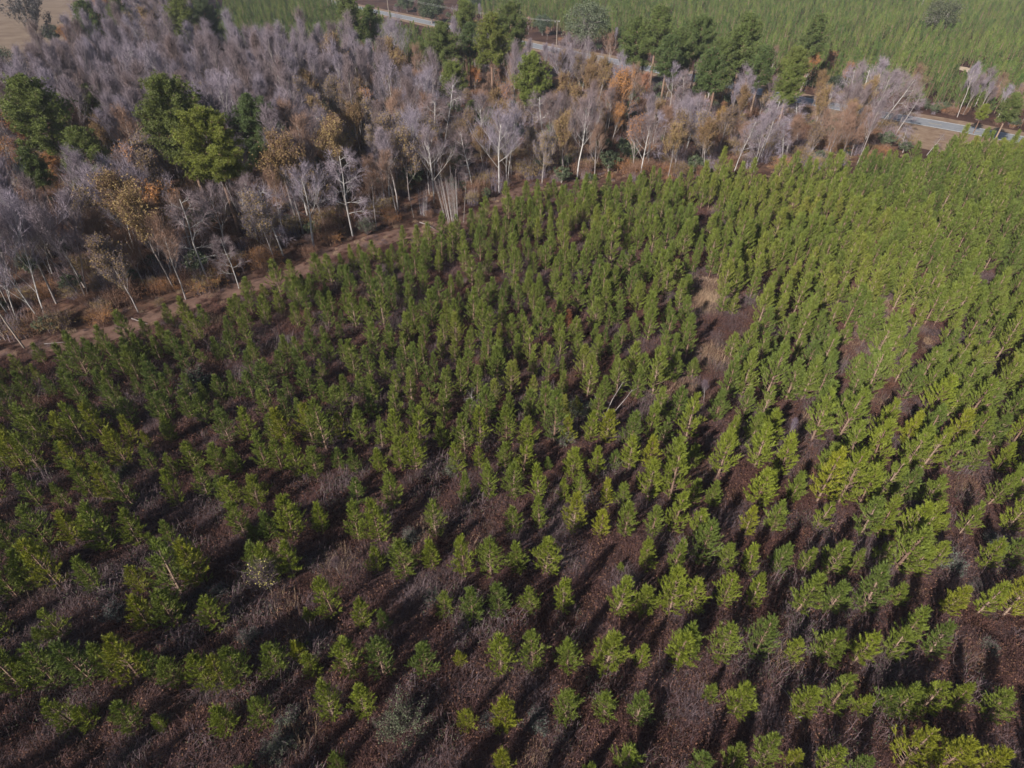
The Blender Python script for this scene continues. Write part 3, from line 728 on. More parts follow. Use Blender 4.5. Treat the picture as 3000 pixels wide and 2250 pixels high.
EVL = [
 (1720, 62, 72, (1.25, 1.2, 1.3), 1, 'large grey-green oak across the road, widest crown there'),
 (1590, 68, 28, (.75, .8, .9), 0, 'dark round oak left of the large grey-green oak'),
 (1262, 18, 40, (.8, .85, .8), 0, 'dark spreading oak beyond the road near the top middle'),
 (1190, 2, 26, (.8, .85, .8), 0, 'dark shrubby tree beyond the road left of the spreading oak'),
 (1395, 5, 26, (.7, .75, .8), 0, 'dark tree top beyond the road right of the spreading oak'),
 (2765, 45, 58, (.9, .8, .8), 1, 'lone dark round oak standing out of the far plantation'),
 (150, 95, 26, (.7, .7, .8), 0, 'dark bush under the large oak in the pasture corner'),
 (195, 66, 12, (.7, .7, .8), 0, 'small dark bush in the tan pasture'),
 (12, 190, 62, (.6, .65, .7), 1, 'dark evergreen at the left edge above the rusty trees'),
 (1965, 395, 30, (.8, .9, .9), 0, 'dark green holly low in the wood behind the young pines'),
 (1830, 425, 26, (.9, 1, 1), 0, 'mid green holly low in the wood left of the dark one'),
 (1770, 425, 24, (.6, .65, .7), 0, 'darkest holly low in the wood beside a pale trunk'),
 (2065, 245, 28, (.7, .75, .8), 0, 'dark evergreen bush near the blue shaded road'),
 (2445, 245, 28, (.6, .65, .7), 0, 'dark evergreen below the right orange tree'),
 (390, 0, 30, (.7, .7, .7), 0, 'dark tree at the top edge above the lavender thicket'),
]
for n, (px, py, rp, tn, k, lab) in enumerate(EVL):
    me = EV[k]; zc = 4
    for it in range(4):
        x, y = at(px, py, zc); s_ = rp/scale_at(x, y, zc)/me[3]; zc = me[2]*s_*.55
    x, y = at(px, py, zc); taken.append((x, y))
    place('evergreen_oak', me[0], me[1], x, y, n*2.1, s_, lab, 'oak tree', 'dark evergreen trees', (*tn, 1))
pine_xy = list(taken[:len(PN)])
# leafy and bare trees read from the photo: crown centre px, py, radius px, kind, label
DT = [
 (40, 375, 62, 'rust', 'rusty orange tree left of the tall pine at the left edge'),
 (45, 440, 58, 'rust', 'rusty tree in front of the leftmost big pine, under the orange one'),
 (165, 470, 44, 'rust', 'orange brown crown below the leftmost big pine'),
 (560, 520, 42, 'gold', 'tan golden crown below and left of the brightest pine trunk'),
 (305, 385, 55, 'gold', 'brown leaved tree between the left pines and the dark gap'),
 (455, 440, 45, 'gold', 'golden brown crown in front of the broad olive pine'),
 (198, 96, 30, 'rust', 'small orange tree at the corner of the tan pasture'),
 (965, 270, 60, 'gold', 'golden olive tree at the right end of the lavender thicket'),
 (945, 455, 40, 'rust', 'pale orange slender tree above the front of the wood'),
 (1180, 180, 44, 'gold', 'mustard leaved tree below the small pines near the road'),
 (1390, 212, 28, 'rust', 'orange topped tree between two bright pines'),
 (1330, 385, 50, 'gold', 'golden tree in the centre of the wood with pale stems'),
 (1040, 345, 50, 'gold', 'golden tree with a forked white limb'),
 (1095, 400, 46, 'gold', 'golden tree in front of the forked white limb'),
 (1450, 300, 46, 'gold', 'tan golden tree below the roadside pines'),
 (1520, 330, 40, 'gold', 'brown gold tree right of the tan golden tree'),
 (1840, 255, 66, 'rust', 'largest rust coloured tree, in the right half of the wood'),
 (1895, 235, 36, 'rust', 'bright rust tree on the right shoulder of the largest one'),
 (1800, 330, 44, 'rust', 'thin rusty tree below the largest rust coloured tree'),
 (1885, 185, 32, 'gold', 'brown tree just above the largest rust coloured tree'),
 (1962, 215, 36, 'gold', 'gold tree right of the bright rust tree'),
 (1992, 260, 26, 'rust', 'orange tree at the end of the rust coloured group'),
 (2368, 182, 36, 'rust', 'left one of the two orange trees beside the white stems'),
 (2435, 172, 34, 'rust', 'right one of the two orange trees beside the white stems'),
 (2400, 238, 38, 'gold', 'golden tree under the two orange trees'),
 (2240, 275, 36, 'gold', 'yellow leaved tree by the blue shaded road'),
 (2120, 340, 32, 'gold', 'low gold tree among grey twigs left of the yellow tree'),
 (2490, 205, 34, 'rust', 'thin rusty tree just left of the white stems'),
 (2690, 225, 54, 'brown', 'pinkish brown bare tree right of the white stems'),
 (2630, 300, 46, 'brown', 'brown bare tree at the road end of the wood'),
 (1790, 118, 36, 'brown', 'pink grey bare tree in front of the large oak by the road'),
 (2270, 165, 32, 'grey', 'pink twigged bare tree above the yellow leaved tree'),
 (1040, 130, 1, None, ''),
]
for n, (px, py, rp, kd, lab) in enumerate(DT):
    if not kd: continue
    lst = BT[kd]; me = lst[n % len(lst)]; zc = 9
    for it in range(4):
        x, y = at(px, py, zc); rad_ = rp/scale_at(x, y, zc); s_ = max(.4, min(1.5, rad_/4.0)); zc = me[3]*s_*.70
    x, y = at(px, py, zc); taken.append((x, y))
    tnc = (1.25, 1.15, .9, 1) if 'yellow' in lab or 'mustard' in lab else ((1.25, 1.1, 1, 1) if 'bright' in lab or lab.startswith('rusty orange') else (1, 1, 1, 1))
    place({'gold': 'golden_tree', 'rust': 'rusty_tree', 'brown': 'bare_tree', 'grey': 'bare_tree'}[kd], me[0], me[1], x, y, n*1.7, s_, lab, 'tree' if kd in ('gold', 'rust') else 'bare tree',
          'leaf holding trees of the wood' if kd in ('gold', 'rust') else 'bare trees of the wood', tnc)
for px, py, rp, kd, lab in DT:
    if kd: EXPL.append((px, py, rp*.8, rp*.9))
EXD = [depth(*q) for q in taken[:len(PN)]] + [depth(*q) for q in taken[len(PN)+len(EVL):]]
# pale stemmed trees read from their foot: px, py, height m, lean x, variant, label
FT = [
 (1690, 524, 17, 0, 0, 'big pale bare tree rising directly behind the young pines, widest of the front'),
 (1592, 482, 14, 0, 1, 'pale bare tree with drooping side twigs left of the big one'),
 (1897, 492, 12, .04, 1, 'white bare tree with a rounded crown right of centre'),
 (1142, 594, 13, 0, 0, 'pale tree with a fan of limbs at the front of the wood'),
 (1128, 598, 11, -.15, 1, 'leaning pale tree paired with the fan limbed one'),
 (1034, 694, 15, 0, 1, 'thin straight white stem nearest the track'),
 (1273, 520, 15, 0, 1, 'tall straight twin-like white stem in mid wood'),
 (1385, 560, 12, 0, 1, 'pale feathery bare tree behind the stem cluster'),
 (1040, 340, 9, 0, 2, 'forked white limb tree deep in the golden trees'),
 (398, 746, 13, -.1, 2, 'white forked bare tree left of centre in the shaded wood'),
 (459, 743, 14, 0, 2, 'tall white Y shaped tree in the shaded wood'),
 (669, 748, 12, -.05, 0, 'slanting pale tree below the brightest pine'),
 (701, 846, 8, -.05, 1, 'small white bare tree at the edge of the track'),
 (830, 748, 12, 0, 1, 'pale bare tree between the brightest pine and the track'),
 (760, 722, 12, -.05, 0, 'pale tree with tan twigs right of the bright pine trunk'),
 (150, 800, 11, -.25, 2, 'gnarled white branching tree near the left edge'),
 (2530, 385, 15, .12, 0, 'first white stem of the fan beside the road'),
 (2500, 378, 14, .18, 1, 'second white stem of the fan, thin and leaning'),
 (2545, 360, 16, .15, 0, 'tallest white stem of the fan beside the road'),
 (2560, 395, 14, .22, 1, 'strongly leaning white stem at the front of the fan'),
 (2480, 362, 13, .12, 1, 'white stem left in the fan, below the orange trees'),
 (2590, 372, 14, .18, 0, 'white stem at the right side of the fan'),
 (2620, 400, 10, .25, 1, 'short slanting white stem right of the fan'),
 (2335, 410, 11, .2, 1, 'slanting white tree left of the fan, over pink brush'),
 (2390, 390, 12, .2, 0, 'crooked white tree with spreading limbs left of the fan'),
 (2230, 458, 12, .12, 1, 'white tree leaning right, rooted behind the young pines'),
 (2290, 490, 10, .1, 1, 'thin curved white sapling at the plantation edge'),
 (2010, 435, 11, .05, 1, 'white arching tree with drooping twigs near the hollies'),
 (2165, 360, 12, .05, 2, 'white many-forked tree near the gold low tree'),
 (2640, 440, 6, .25, 1, 'small white sapling by the plantation edge near the road'),
 (2715, 455, 5, .25, 1, 'thin white leaning snag beside the road verge'),
 (1490, 255, 13, 0, 0, 'pale bare tree under the roadside pine clump'),
 (1960, 330, 13, .05, 0, 'pale tree rising between the rust trees'),
]
for n, (px, py, h_, lx, v_, lab) in enumerate(FT):
    x, y = at(px, py); me = BT['pale'][v_]; taken.append((x, y))
    place('pale_tree', me[0], me[1], x, y, n*2.3, h_/me[3], lab, 'bare tree', 'pale stemmed bare trees', (1.15, 1.15, 1.15, 1), (0, lx*.7))
# many-stemmed clump by the track
st = MB(); sw = MB(); r_ = random.Random(9)
for (name, px, py, nn_, hh, lab) in [('stem_cluster', 1339, 648, 22, 8.5, 'tight cluster of straight white saplings beside the track'), ('stem_cluster', 1230, 634, 9, 4.5, 'smaller cluster of white saplings left of the tall cluster')]:
    st = MB(); sw = MB(); k_ = nn_
    for k in range(k_):
        a_ = r_.uniform(0, 6.28); o_ = Vector((math.cos(a_), math.sin(a_), 0))*math.sqrt(r_.random())*1.9*hh/8
        d = Vector((o_.x*.10, o_.y*.10, 1)).normalized(); h_ = hh*r_.uniform(.7, 1)
        st.tube([o_, o_+d*h_*.5, o_+d*h_], [.028, .02, .008], 4)
        for b in range(26):
            q = o_ + d*h_*r_.uniform(.3, 1); td = (d + perp(d, r_)*.8).normalized(); wv = perp(td, r_)*.014; sw.tri(q-wv, q+wv, q+td*r_.uniform(.4, 1.1))
    x, y = at(px, py); taken.append((x, y))
    e_ = place(name, st.mesh('cluster_stems', [M['palebark']]), sw.mesh('cluster_twigs', [M['twig']]), x, y, 0, 1, lab, 'saplings', None)
# large bare oak in the pasture corner
t_, w_, l_ = bare_tree(seed=88, h=15, spread=8.5, fork=.25, leaf=2.2, leafsize=.14, angs=(25, 65), stems=1, lean=(-.12, 0))
x, y = at(131, 152); taken.append((x, y))
M['greyleaf'] = foliage('grey moss', [(0, (0.085, 0.08, 0.075)), (1, (0.1, 0.095, 0.09))], .8, .3, .8, .1)
place('oak_tree', t_.mesh('oak_trunk', [M['greybark']]), two(w_, l_, M['twig'], M['greyleaf'], 'oak_crown'), x, y, 0, 1.0, 'large grey spreading oak on the tan pasture in the corner', 'oak tree', None, None)

# the many bare trees: nearest 230 as things, the rest as one mass
GOLDZ = [(450, 20, 110), (1700, 200, 90), (1400, 200, 60), (2180, 320, 90), (2400, 230, 60), (960, 270, 90), (1050, 370, 110), (1330, 390, 80), (1180, 190, 60), (1450, 330, 90), (700, 560, 160), (300, 700, 160), (900, 560, 120), (2100, 320, 100), (1960, 220, 60), (1150, 480, 120), (450, 430, 80), (560, 240, 60)]
RUSTZ = [(2440, 200, 70), (1450, 250, 50), (1830, 280, 90), (60, 380, 110), (200, 800, 160), (1880, 190, 60), (400, 20, 120), (250, 650, 100), (2000, 280, 60), (300, 400, 80)]
br = random.Random(123); trees = []; grid = {}
def gfree(x, y, d):
    gx, gy = int(x//6), int(y//6)
    for a_ in (-1, 0, 1):
        for b_ in (-1, 0, 1):
            for qx, qy in grid.get((gx+a_, gy+b_), ()):
                if (qx-x)**2 + (qy-y)**2 < d*d: return False
    return True
for q in pine_xy:
    for a_ in range(8): grid.setdefault((int((q[0]+3.2*math.cos(a_*.785))//6), int((q[1]-1.5+3.2*math.sin(a_*.785))//6)), []).append((q[0]+3.2*math.cos(a_*.785), q[1]-1.5+3.2*math.sin(a_*.785)))
for q in taken: grid.setdefault((int(q[0]//6), int(q[1]//6)), []).append(q)
xs = [p[0] for p in wood]; ys = [p[1] for p in wood]
for it in range(34000):
    x, y = br.uniform(max(min(xs), -330), max(xs)), br.uniform(min(ys), min(max(ys), 420))
    if not inpoly(x, y, wood): continue
    px, py = px_of(x, y, 8)
    if px < -160 or py < -120: continue
    if px < 190 and py < 190: continue
    if not gfree(x, y, 2.7 if (px < 1050 and py < 380) else (3.2 if px < 1400 else 2.9)): continue
    cpx, cpy = px_of(x, y, 11)
    dd_ = depth(x, y); bad = False
    for (ex, ey, ra, rb), ed in zip(EXPL, EXD):
        if dd_ < ed + 1:
            for zz in (5, 9.5, 12.5):
                qx, qy = px_of(x, y, zz)
                if abs(qx-ex) < ra and abs(qy-ey) < rb and ((qx-ex)/ra)**2+((qy-ey)/rb)**2 < 1: bad = True
    for zz in (2, 7, 12, 15):
        qx, qy = px_of(x, y, zz)
        if (1045 < qx < 1320 and 28+(qx-1072)*.21-18 < qy < 28+(qx-1072)*.21+30) or (1545 < qx < 1790 and 133+(qx-1560)*.195-18 < qy < 133+(qx-1560)*.195+26): bad = True
    if bad: continue
    grid.setdefault((int(x//6), int(y//6)), []).append((x, y))
    kd = 'grey'
    u = br.random()
    if any((cpx-a_)**2+(cpy-b_)**2 < c*c for a_, b_, c in GOLDZ) and u < .5: kd = 'gold'
    elif any((cpx-a_)**2+(cpy-b_)**2 < c*c for a_, b_, c in RUSTZ) and u < .5: kd = 'rust'
    elif (px < 1050 and py < 380): kd = 'grey' if u < .9 else 'pale'
    elif u > .86: kd = 'pale'
    elif u > .54: kd = 'brown'
    elif u < .10: kd = 'gold'
    elif u < .14: kd = 'rust'
    s_ = br.uniform(.85, 1.2) if not (px < 1050 and py < 380) else br.uniform(.9, 1.2)
    pf = px_of(x, y, 0)
    if pf[0] > 1400: s_ *= .86
    if pf[0] > 2100: s_ *= .85
    trees.append([x, y, kd, br.randrange(len(BT[kd])), s_, pf])
trees.sort(key=lambda t: depth(t[0], t[1]))
print('wood trees', len(trees))
vis = [t for t in trees if -60 < px_of(t[0], t[1], 6)[0] < 3040]
ind = vis[:215]; keep = set(id(t) for t in ind)
# ranks by distance from the camera, for the labels
KW = {'grey': ('bare_tree', 'grey bare tree', 'bare tree', 'bare trees of the wood'), 'pale': ('pale_tree', 'pale barked bare tree', 'bare tree', 'pale stemmed bare trees'),
      'gold': ('golden_tree', 'golden brown leaved tree', 'tree', 'leaf holding trees of the wood'), 'rust': ('rusty_tree', 'rusty leaved tree', 'tree', 'leaf holding trees of the wood'), 'brown': ('bare_tree', 'brown twigged bare tree', 'bare tree', 'bare trees of the wood')}
cnt = {}
for i_, t in enumerate(ind): t.append(i_//24)
for rk in range(0, 10):
    for kd in KW:
        g_ = sorted([t for t in ind if t[6] == rk and t[2] == kd], key=lambda t: t[5][0])
        for q, t in enumerate(g_):
            nm, wd, cat, grp = KW[kd]; me = BT[kd][t[3]]
            sz = 'tall' if t[4] > .9 else ('medium' if t[4] > .75 else 'low')
            depthw = ['front', 'second', 'third', 'fourth', 'fifth', 'sixth', 'seventh', 'eighth', 'ninth', 'tenth'][rk]
            lab = f"{sz} {wd}, {ordn(q+1)} of its kind from left, {depthw} rank of the wood".strip()
            place(nm, me[0], me[1], t[0], t[1], br.uniform(0, 6.28), t[4], lab, cat, grp, None, (br.uniform(-.05, .05), br.uniform(-.05, .05)))
BKEYS = [(kd, k) for kd in BT for k in range(len(BT[kd]))]
bprotos = [proto('tree_source', BT[kd][k][2]) for kd, k in BKEYS]
pts = [(t[0], t[1], 0, BKEYS.index((t[2], t[3])), br.uniform(0, 6.28), t[4]) for t in trees if id(t) not in keep]
# bare fringe across the road on the right
for it in range(300):
    px, py = br.uniform(2780, 3060), br.uniform(300, 400); x, y = at(px, py)
    if 10 < road_side(x, y) < 26 and gfree(x, y, 3): pts.append((x, y, 0, br.choice([0, 2, 4, 12, 13, 5]), br.uniform(0, 6.28), br.uniform(.5, .75))); grid.setdefault((int(x//6), int(y//6)), []).append((x, y))
for it in range(400):
    px, py = br.uniform(1250, 2780), br.uniform(20, 380); x, y = at(px, py)
    if 11 < road_side(x, y) < 22 and gfree(x, y, 5.5): pts.append((x, y, 0, br.choice([0, 1, 7, 9, 11, 11]), br.uniform(0, 6.28), br.uniform(.3, .55))); grid.setdefault((int(x//6), int(y//6)), []).append((x, y))
scatter('bare_woodland', pts, bprotos, 'lavender grey mass of leafless trees filling the wood towards the back', 'woodland')

# ------------------------------------------------------------------ undergrowth
UG = []
def ugm(parts, mats): UG.append(proto('undergrowth_source', three(parts, mats, 'undergrowth_mass')))
for sd in range(3):
    a_, l_ = bramble(200+sd, .95, .55, 170, 2, .008); ugm([a_, l_], [M['bramble'], M['deadleaf']])
a_, l_ = bramble(210, .9, .65, 160, 0, .007); ugm([a_, l_], [M['greycane'], M['deadleaf']])
a_, l_ = bramble(211, .8, .5, 90, 5, .008); ugm([a_, l_], [M['bramble'], M['deadleaf']])
g_ = grass_tuft(212, .7, .65, 260); ugm([g_], [M['straw']])
a_, l_ = bramble(213, .8, .9, 70, 3); ugm([a_, l_], [M['greycane'], M['drableaf']])
TAN = [(2060, 880, 70, 80, .9), (2075, 1040, 60, 60, .7), (2010, 1165, 110, 50, .7), (2185, 985, 50, 45, .6), (2570, 935, 60, 60, .8), (2480, 1020, 80, 50, .8), (1150, 950, 50, 30, .5), (620, 1200, 80, 40, .4), (2800, 1800, 90, 30, .4), (1400, 1900, 50, 40, .15), (1300, 960, 60, 30, .3), (2220, 520, 60, 25, .8), (450, 960, 500, 60, .25), (1450, 660, 80, 60, .5), (400, 1160, 100, 30, .35)]
ug = []
for it in range(60000):
    py = ur = br.uniform(0, 1)
    y = 4 + 116*ur; lim = (y*CP+H*SP)*.9 + 2
    x = br.uniform(-lim, lim)
    dens = 1.0 if y < 45 else .55
    if br.random() > dens*lim/110 and not any(((px_of(x, y)[0]-gx)/rx)**2+((px_of(x, y)[1]-gy)/ry)**2 < 1 and br.random() < .6 for gx, gy, rx, ry, pb in TAN[:6]): continue
    if not inpoly(x, y, field):
        if y > 25 and br.random() < .45: ug.append((x, y, 0, br.choice((0, 1, 3, 4, 4, 5)), br.uniform(0, 6.28), br.uniform(.3, .75)))
        continue
    px, py = px_of(x, y)
    tan = max([0.03] + [pb*(1-.8*(((px-gx)/rx)**2+((py-gy)/ry)**2)) for gx, gy, rx, ry, pb in TAN if ((px-gx)/rx)**2+((py-gy)/ry)**2 < 1])
    u = br.random()
    if br.random() < tan: k = 5
    elif u < .60: k = br.randrange(3)
    elif u < .78: k = 3
    elif u < .90: k = 4
    else: k = 6
    ug.append((x, y, 0, k, br.uniform(0, 6.28), br.choice((.6, .8, 1.0, 1.2, 1.7))*br.uniform(.85, 1.15)))
print('undergrowth', len(ug))
scatter('undergrowth', ug, UG, 'purplish brown bramble and dead grass between the young pines', 'undergrowth')
# shrubs under the wood
WS = []
for sd, h_, lm, tm, lfq in [(300, 2.6, 'deadleaf', 'browntwig', 3), (301, 3.4, 'gold', 'twig', 3), (302, 2.2, 'rust', 'browntwig', 2), (303, 3.0, 'deadleaf', 'twig', 0)]:
    a_, l_ = bramble(sd, 1.7, h_*.9, 120, lfq*5+3, .011); WS.append(proto('shrub_source', three([a_, l_], [M[tm], M[lm]], 'wood_shrub_mass')))
t_, l_ = evergreen(305, 3.2, 1.6, 60, 40, .09); WS.append(proto('shrub_source', two(t_, l_, M['greybark'], M['oakleaf'], 'wood_shrub_mass')))
ws = []
for it in range(20000):
    x, y = br.uniform(max(min(xs), -330), max(xs)), br.uniform(min(ys), min(max(ys), 420))
    if not inpoly(x, y, wood): continue
    px, py = px_of(x, y, 1)
    if px < -100 or px > 3060 or py < -40: continue
    if br.random() > min(1, 150/depth(x, y)): continue
    ws.append((x, y, 0, br.choices(range(5), [4, 3, 2, 3, 1.2])[0], br.uniform(0, 6.28), br.choice((.45, .6, .8, 1.0, 1.35))*br.uniform(.8, 1.1)))
for it in range(2600):
    px, py = br.uniform(1150, 3040), br.uniform(0, 420); x, y = at(px, py); sd = road_side(x, y)
    if 9 < sd < 17: ws.append((x, y, 0, br.choices(range(5), [4, 2, 3, 3, 3])[0], br.uniform(0, 6.28), br.uniform(.4, .9)))
print('wood shrubs', len(ws))
scatter('wood_undergrowth', ws, WS, 'rusty and brown brush under the bare trees of the wood', 'undergrowth')

# ------------------------------------------------------------------ single shrubs, snags, dead pine, poles
def shrub_meshes(seed, h, rad, n, leafm):
    r = random.Random(seed); st_ = MB(); lf = MB()
    for k in range(n):
        az = r.uniform(0, 6.28); el = R(r.uniform(35, 88)); d = Vector((math.cos(az)*math.cos(el)*rad/h*1.5, math.sin(az)*math.cos(el)*rad/h*1.5, math.sin(el)))
        L_ = h*r.uniform(.6, 1); p1 = d*L_*.5; p2 = d*L_ + rv(r)*.15
        st_.tube([Vector((0, 0, 0)), p1, p2], [.03, .018, .006], 3)
        for q in range(46):
            c = p1.lerp(p2, r.random()**.6) + rv(r)*r.uniform(.05, .35)
            x_ = rv(r)*.05; y_2 = perp(x_, r)*.035; lf.quad(c-x_, c-y_2, c+x_, c+y_2)
            td = (d+rv(r)*.9).normalized(); wv = perp(td, r)*.008; st_.tri(c-wv, c+wv, c+td*.35)
    return st_.mesh('shrub_stems', [M['greycane']]), lf.mesh('shrub_leaves', [leafm])
SH = [(*shrub_meshes(401, 3.4, 1.7, 70, M['shrubleaf']), 3.4, 1.7), (*shrub_meshes(402, 1.8, 1.0, 40, M['shrubleaf']), 1.8, 1.0)]
SHL = [
 (1180, 2110, 80, 0, (1.1, 1.15, .95), 'largest grey-green shrub, rounded, at the bottom left of centre'),
 (1425, 2112, 33, 1, (1.0, 1.1, 1.3), 'silvery blue-green shrub between two yellow-green pines'),
 (1570, 2115, 42, 1, (.6, .75, .8), 'dark green shrub right of the silvery one'),
 (810, 2195, 52, 0, (1.0, 1.1, .9), 'olive shrub at the bottom edge left of the largest one'),
 (850, 2110, 40, 1, (.8, .95, .8), 'dull green shrub above the olive one at the bottom'),
 (1205, 1570, 30, 1, (1.0, 1.1, 1.2), 'bluish shrub right of a tall young pine, left centre'),
 (640, 1735, 32, 1, (.8, .95, 1.1), 'bluish dark shrub near the thin yellow leaved sapling'),
 (1260, 1750, 30, 1, (.65, .8, .8), 'dark shrub among grey brush in the lower middle'),
 (330, 1795, 36, 1, (.6, .75, .9), 'dark bluish shrub in the bare patch on the lower left'),
 (730, 1870, 36, 1, (.55, .7, .75), 'very dark shrub in shade, lower left'),
 (1330, 1375, 34, 1, (1, 1.1, 1.0), 'grey-green shrub at the middle bare patch'),
 (1650, 1270, 44, 1, (1, 1.1, .9), 'grey-green tangled shrub left of a pair of tall young pines'),
 (1690, 1200, 40, 1, (1, 1.15, .9), 'olive shrub beside the white forked snag'),
 (2790, 1650, 40, 1, (.9, 1.1, 1.1), 'grey-green shrub in the lower right bare strip'),
 (2920, 1590, 36, 1, (.7, .85, .9), 'dark shrub near the right edge'),
 (2860, 1720, 26, 1, (.6, .75, .8), 'small dark shrub between right edge pines'),
 (2900, 1900, 32, 1, (.8, .9, .9), 'dusky shrub at the lower right'),
 (690, 2080, 28, 1, (.9, .95, .7), 'small drab shrub below the row at the lower left'),
 (480, 2110, 30, 1, (.7, .8, .75), 'dark low shrub near the bottom left'),
 (570, 1120, 46, 1, (.55, .75, .6), 'dark green holly bush in the left part of the plantation'),
 (1420, 990, 26, 1, (.7, .9, .7), 'dark bush in the middle of the plantation'),
 (1072, 660, 30, 0, (.8, .95, .8), 'tall grey-green bush at the edge of the track'),
 (365, 1380, 30, 1, (.8, 1, .8), 'green bushy shrub among the left pines'),
]
for n, (px, py, rp, k, tn, lab) in enumerate(SHL):
    me = SH[k]; zc = 1
    for it in range(3):
        x, y = at(px, py, zc); s_ = rp/scale_at(x, y, zc)/me[3]; zc = me[2]*s_*.5
    x, y = at(px, py, zc)
    e_ = bpy.data.objects.new('shrub', None); COL.objects.link(e_); e_.location = (x, y, 0); e_.rotation_euler = (0, 0, n*1.1); e_.scale = (s_, s_, s_)
    tag(e_, lab, 'shrub', 'single shrubs among the young pines'); obj('stems', me[0], e_); c = obj('leaves', me[1], e_); c.color = (*tn, 1)
# white forked snag, other bare saplings
def snag(name, px, py, segs, lab, cat, m=M['greybark'], tw=0):
    mb_ = MB(); r = random.Random(int(px))
    for pts_, r0 in segs:
        P = [Vector(q) for q in pts_]; n_ = len(P); mb_.tube(P, [r0*(1-.8*i_/(n_-1)) for i_ in range(n_)], 5)
        for k in range(tw):
            i_ = r.randrange(1, n_); q = P[i_-1].lerp(P[i_], r.random()); d = rv(r); d.z = abs(d.z); mb_.tube([q, q+d*r.uniform(.3, .9)], [.012, .005], 3)
    o = obj(name, mb_.mesh(name, [m])); x, y = at(px, py); o.location = (x, y, 0); tag(o, lab, cat); return o
snag('dead_snag', 1768, 1240, [([(0, 0, 0), (.1, .1, 1.0), (.6, .4, 2.6), (1.5, .9, 4.4)], .07), ([(.1, .1, .9), (-.5, .3, 1.8), (-1.1, .5, 3.1)], .06), ([(.1, .1, 1.0), (1.0, .1, 1.6), (2.0, .6, 2.8), (2.4, .7, 3.6)], .06)],
     'white forked dead snag leaning among the central young pines', 'dead tree', tw=5)
snag('bare_sapling', 1383, 1215, [([(0, 0, 0), (0, .1, 1.5), (.1, .1, 2.8)], .05), ([(0, 0, .6), (.6, .2, 1.9)], .03), ([(0, 0, .7), (-.6, .2, 2.0)], .03)], 'small grey bare sapling with a fan of twigs among the pines', 'sapling', M['greybark'], tw=28)
snag('branch_heap', 1175, 1375, [([(0, 0, .1), (1.0, .3, .9), (1.8, .5, 1.6)], .05), ([(-.8, 0, .1), (.2, .8, .7), (.8, 1.4, 1.1)], .05), ([(.5, -.4, .1), (-.3, .6, .9)], .04), ([(1.2, -.2, .1), (1.9, .6, 1.2)], .04)], 'tangle of whitish dead branches in the bare patch left of centre', 'branches', tw=10)
snag('dead_stump', 1006, 950, [([(0, 0, 0), (.05, 0, .8), (.2, .1, 1.6)], .1), ([(0, 0, .6), (-.5, .1, 1.1)], .05), ([(0, 0, .4), (.5, 0, .9)], .05)], 'pale broken stump with stubs at the left of the dense pines', 'stump', tw=3)
snag('fallen_branch', 2310, 2090, [([(0, 0, .5), (.15, .5, .7), (-.1, 1.0, .8), (-.35, 1.4, .8)], .035)], 'curved pale stick beside a row pine at the lower right', 'branch')
snag('fallen_branch', 2345, 2115, [([(-.5, 0, .6), (.3, .1, .7), (.9, .1, .7)], .03)], 'straight pale stick lying just right of the curved one', 'branch')
snag('fallen_log', 410, 945, [([(-1.2, .6, .2), (0, 0, .2), (1.3, -.6, .2)], .09)], 'pale fallen log lying across the track verge on the left', 'log')
snag('fallen_log', 165, 1010, [([(-1.2, -.1, .2), (1.2, .3, .2)], .07)], 'thin white fallen log beside the dark leaning pole', 'log')
snag('fallen_log', 930, 955, [([(-1.5, -.1, .25), (1.5, .2, .25)], .06)], 'whitish log half hidden between pines left of the stump', 'log')
snag('uprooted_trunk', 1255, 668, [([(-1.5, 1.5, .3), (0, 0, .5), (1.2, -1.2, .3)], .1), ([(-.5, 1.5, .3), (.6, -.8, .4)], .06)], 'white fallen trunks by the track below the small sapling cluster', 'log', tw=8)
snag('leaning_trunk', 72, 1020, [([(0, 0, 0), (-.35, .1, 3.5), (-.5, .2, 7.0), (-.8, .2, 10)], .11)], 'bare dark straight pole-like trunk at the left edge of the track', 'dead tree', M['pole'])
snag('dead_snag', 2690, 38, [([(0, 0, 0), (.5, 0, 6), (-.4, 0, 9)], .35), ([(.3, 0, 5), (2.4, 0, 8), (3.6, 0, 8.8)], .25), ([(-.2, 0, 7.5), (-2, 0, 9.0)], .2)], 'white dead tree beside the lone dark oak in the far plantation', 'dead tree')
M['palelimb'] = M['palebark']
t_, c_ = young_pine(501, 2.6, .55, .7, .3)
x, y = at(1660, 965)
place('dead_pine', t_.mesh('dead_pine_trunk', [M['bark']]), c_.mesh('dead_pine_crown', [M['redpine']]), x, y, 0, .95, 'small dead pine with rust red needles in the middle of the green rows', 'pine tree', None)
# thin yellow-leaved sapling
t_, w_, l_ = bare_tree(seed=502, h=3.6, spread=1.2, fork=.2, leaf=.8, leafsize=.045, nlev=2, twn=.8)
x, y = at(800, 1750)
M['yleaf'] = foliage('yellow leaves', [(0, (.3, .27, .08)), (1, (.34, .3, .1))], .7, .2)
place('yellow_leaved_sapling', t_.mesh('sapling_trunk', [M['greybark']]), two(w_, l_, M['greycane'], M['yleaf'], 'sapling_crown'), x, y, 0, .9, 'thin sapling with a few pale yellow leaves under two young pines', 'sapling', None)
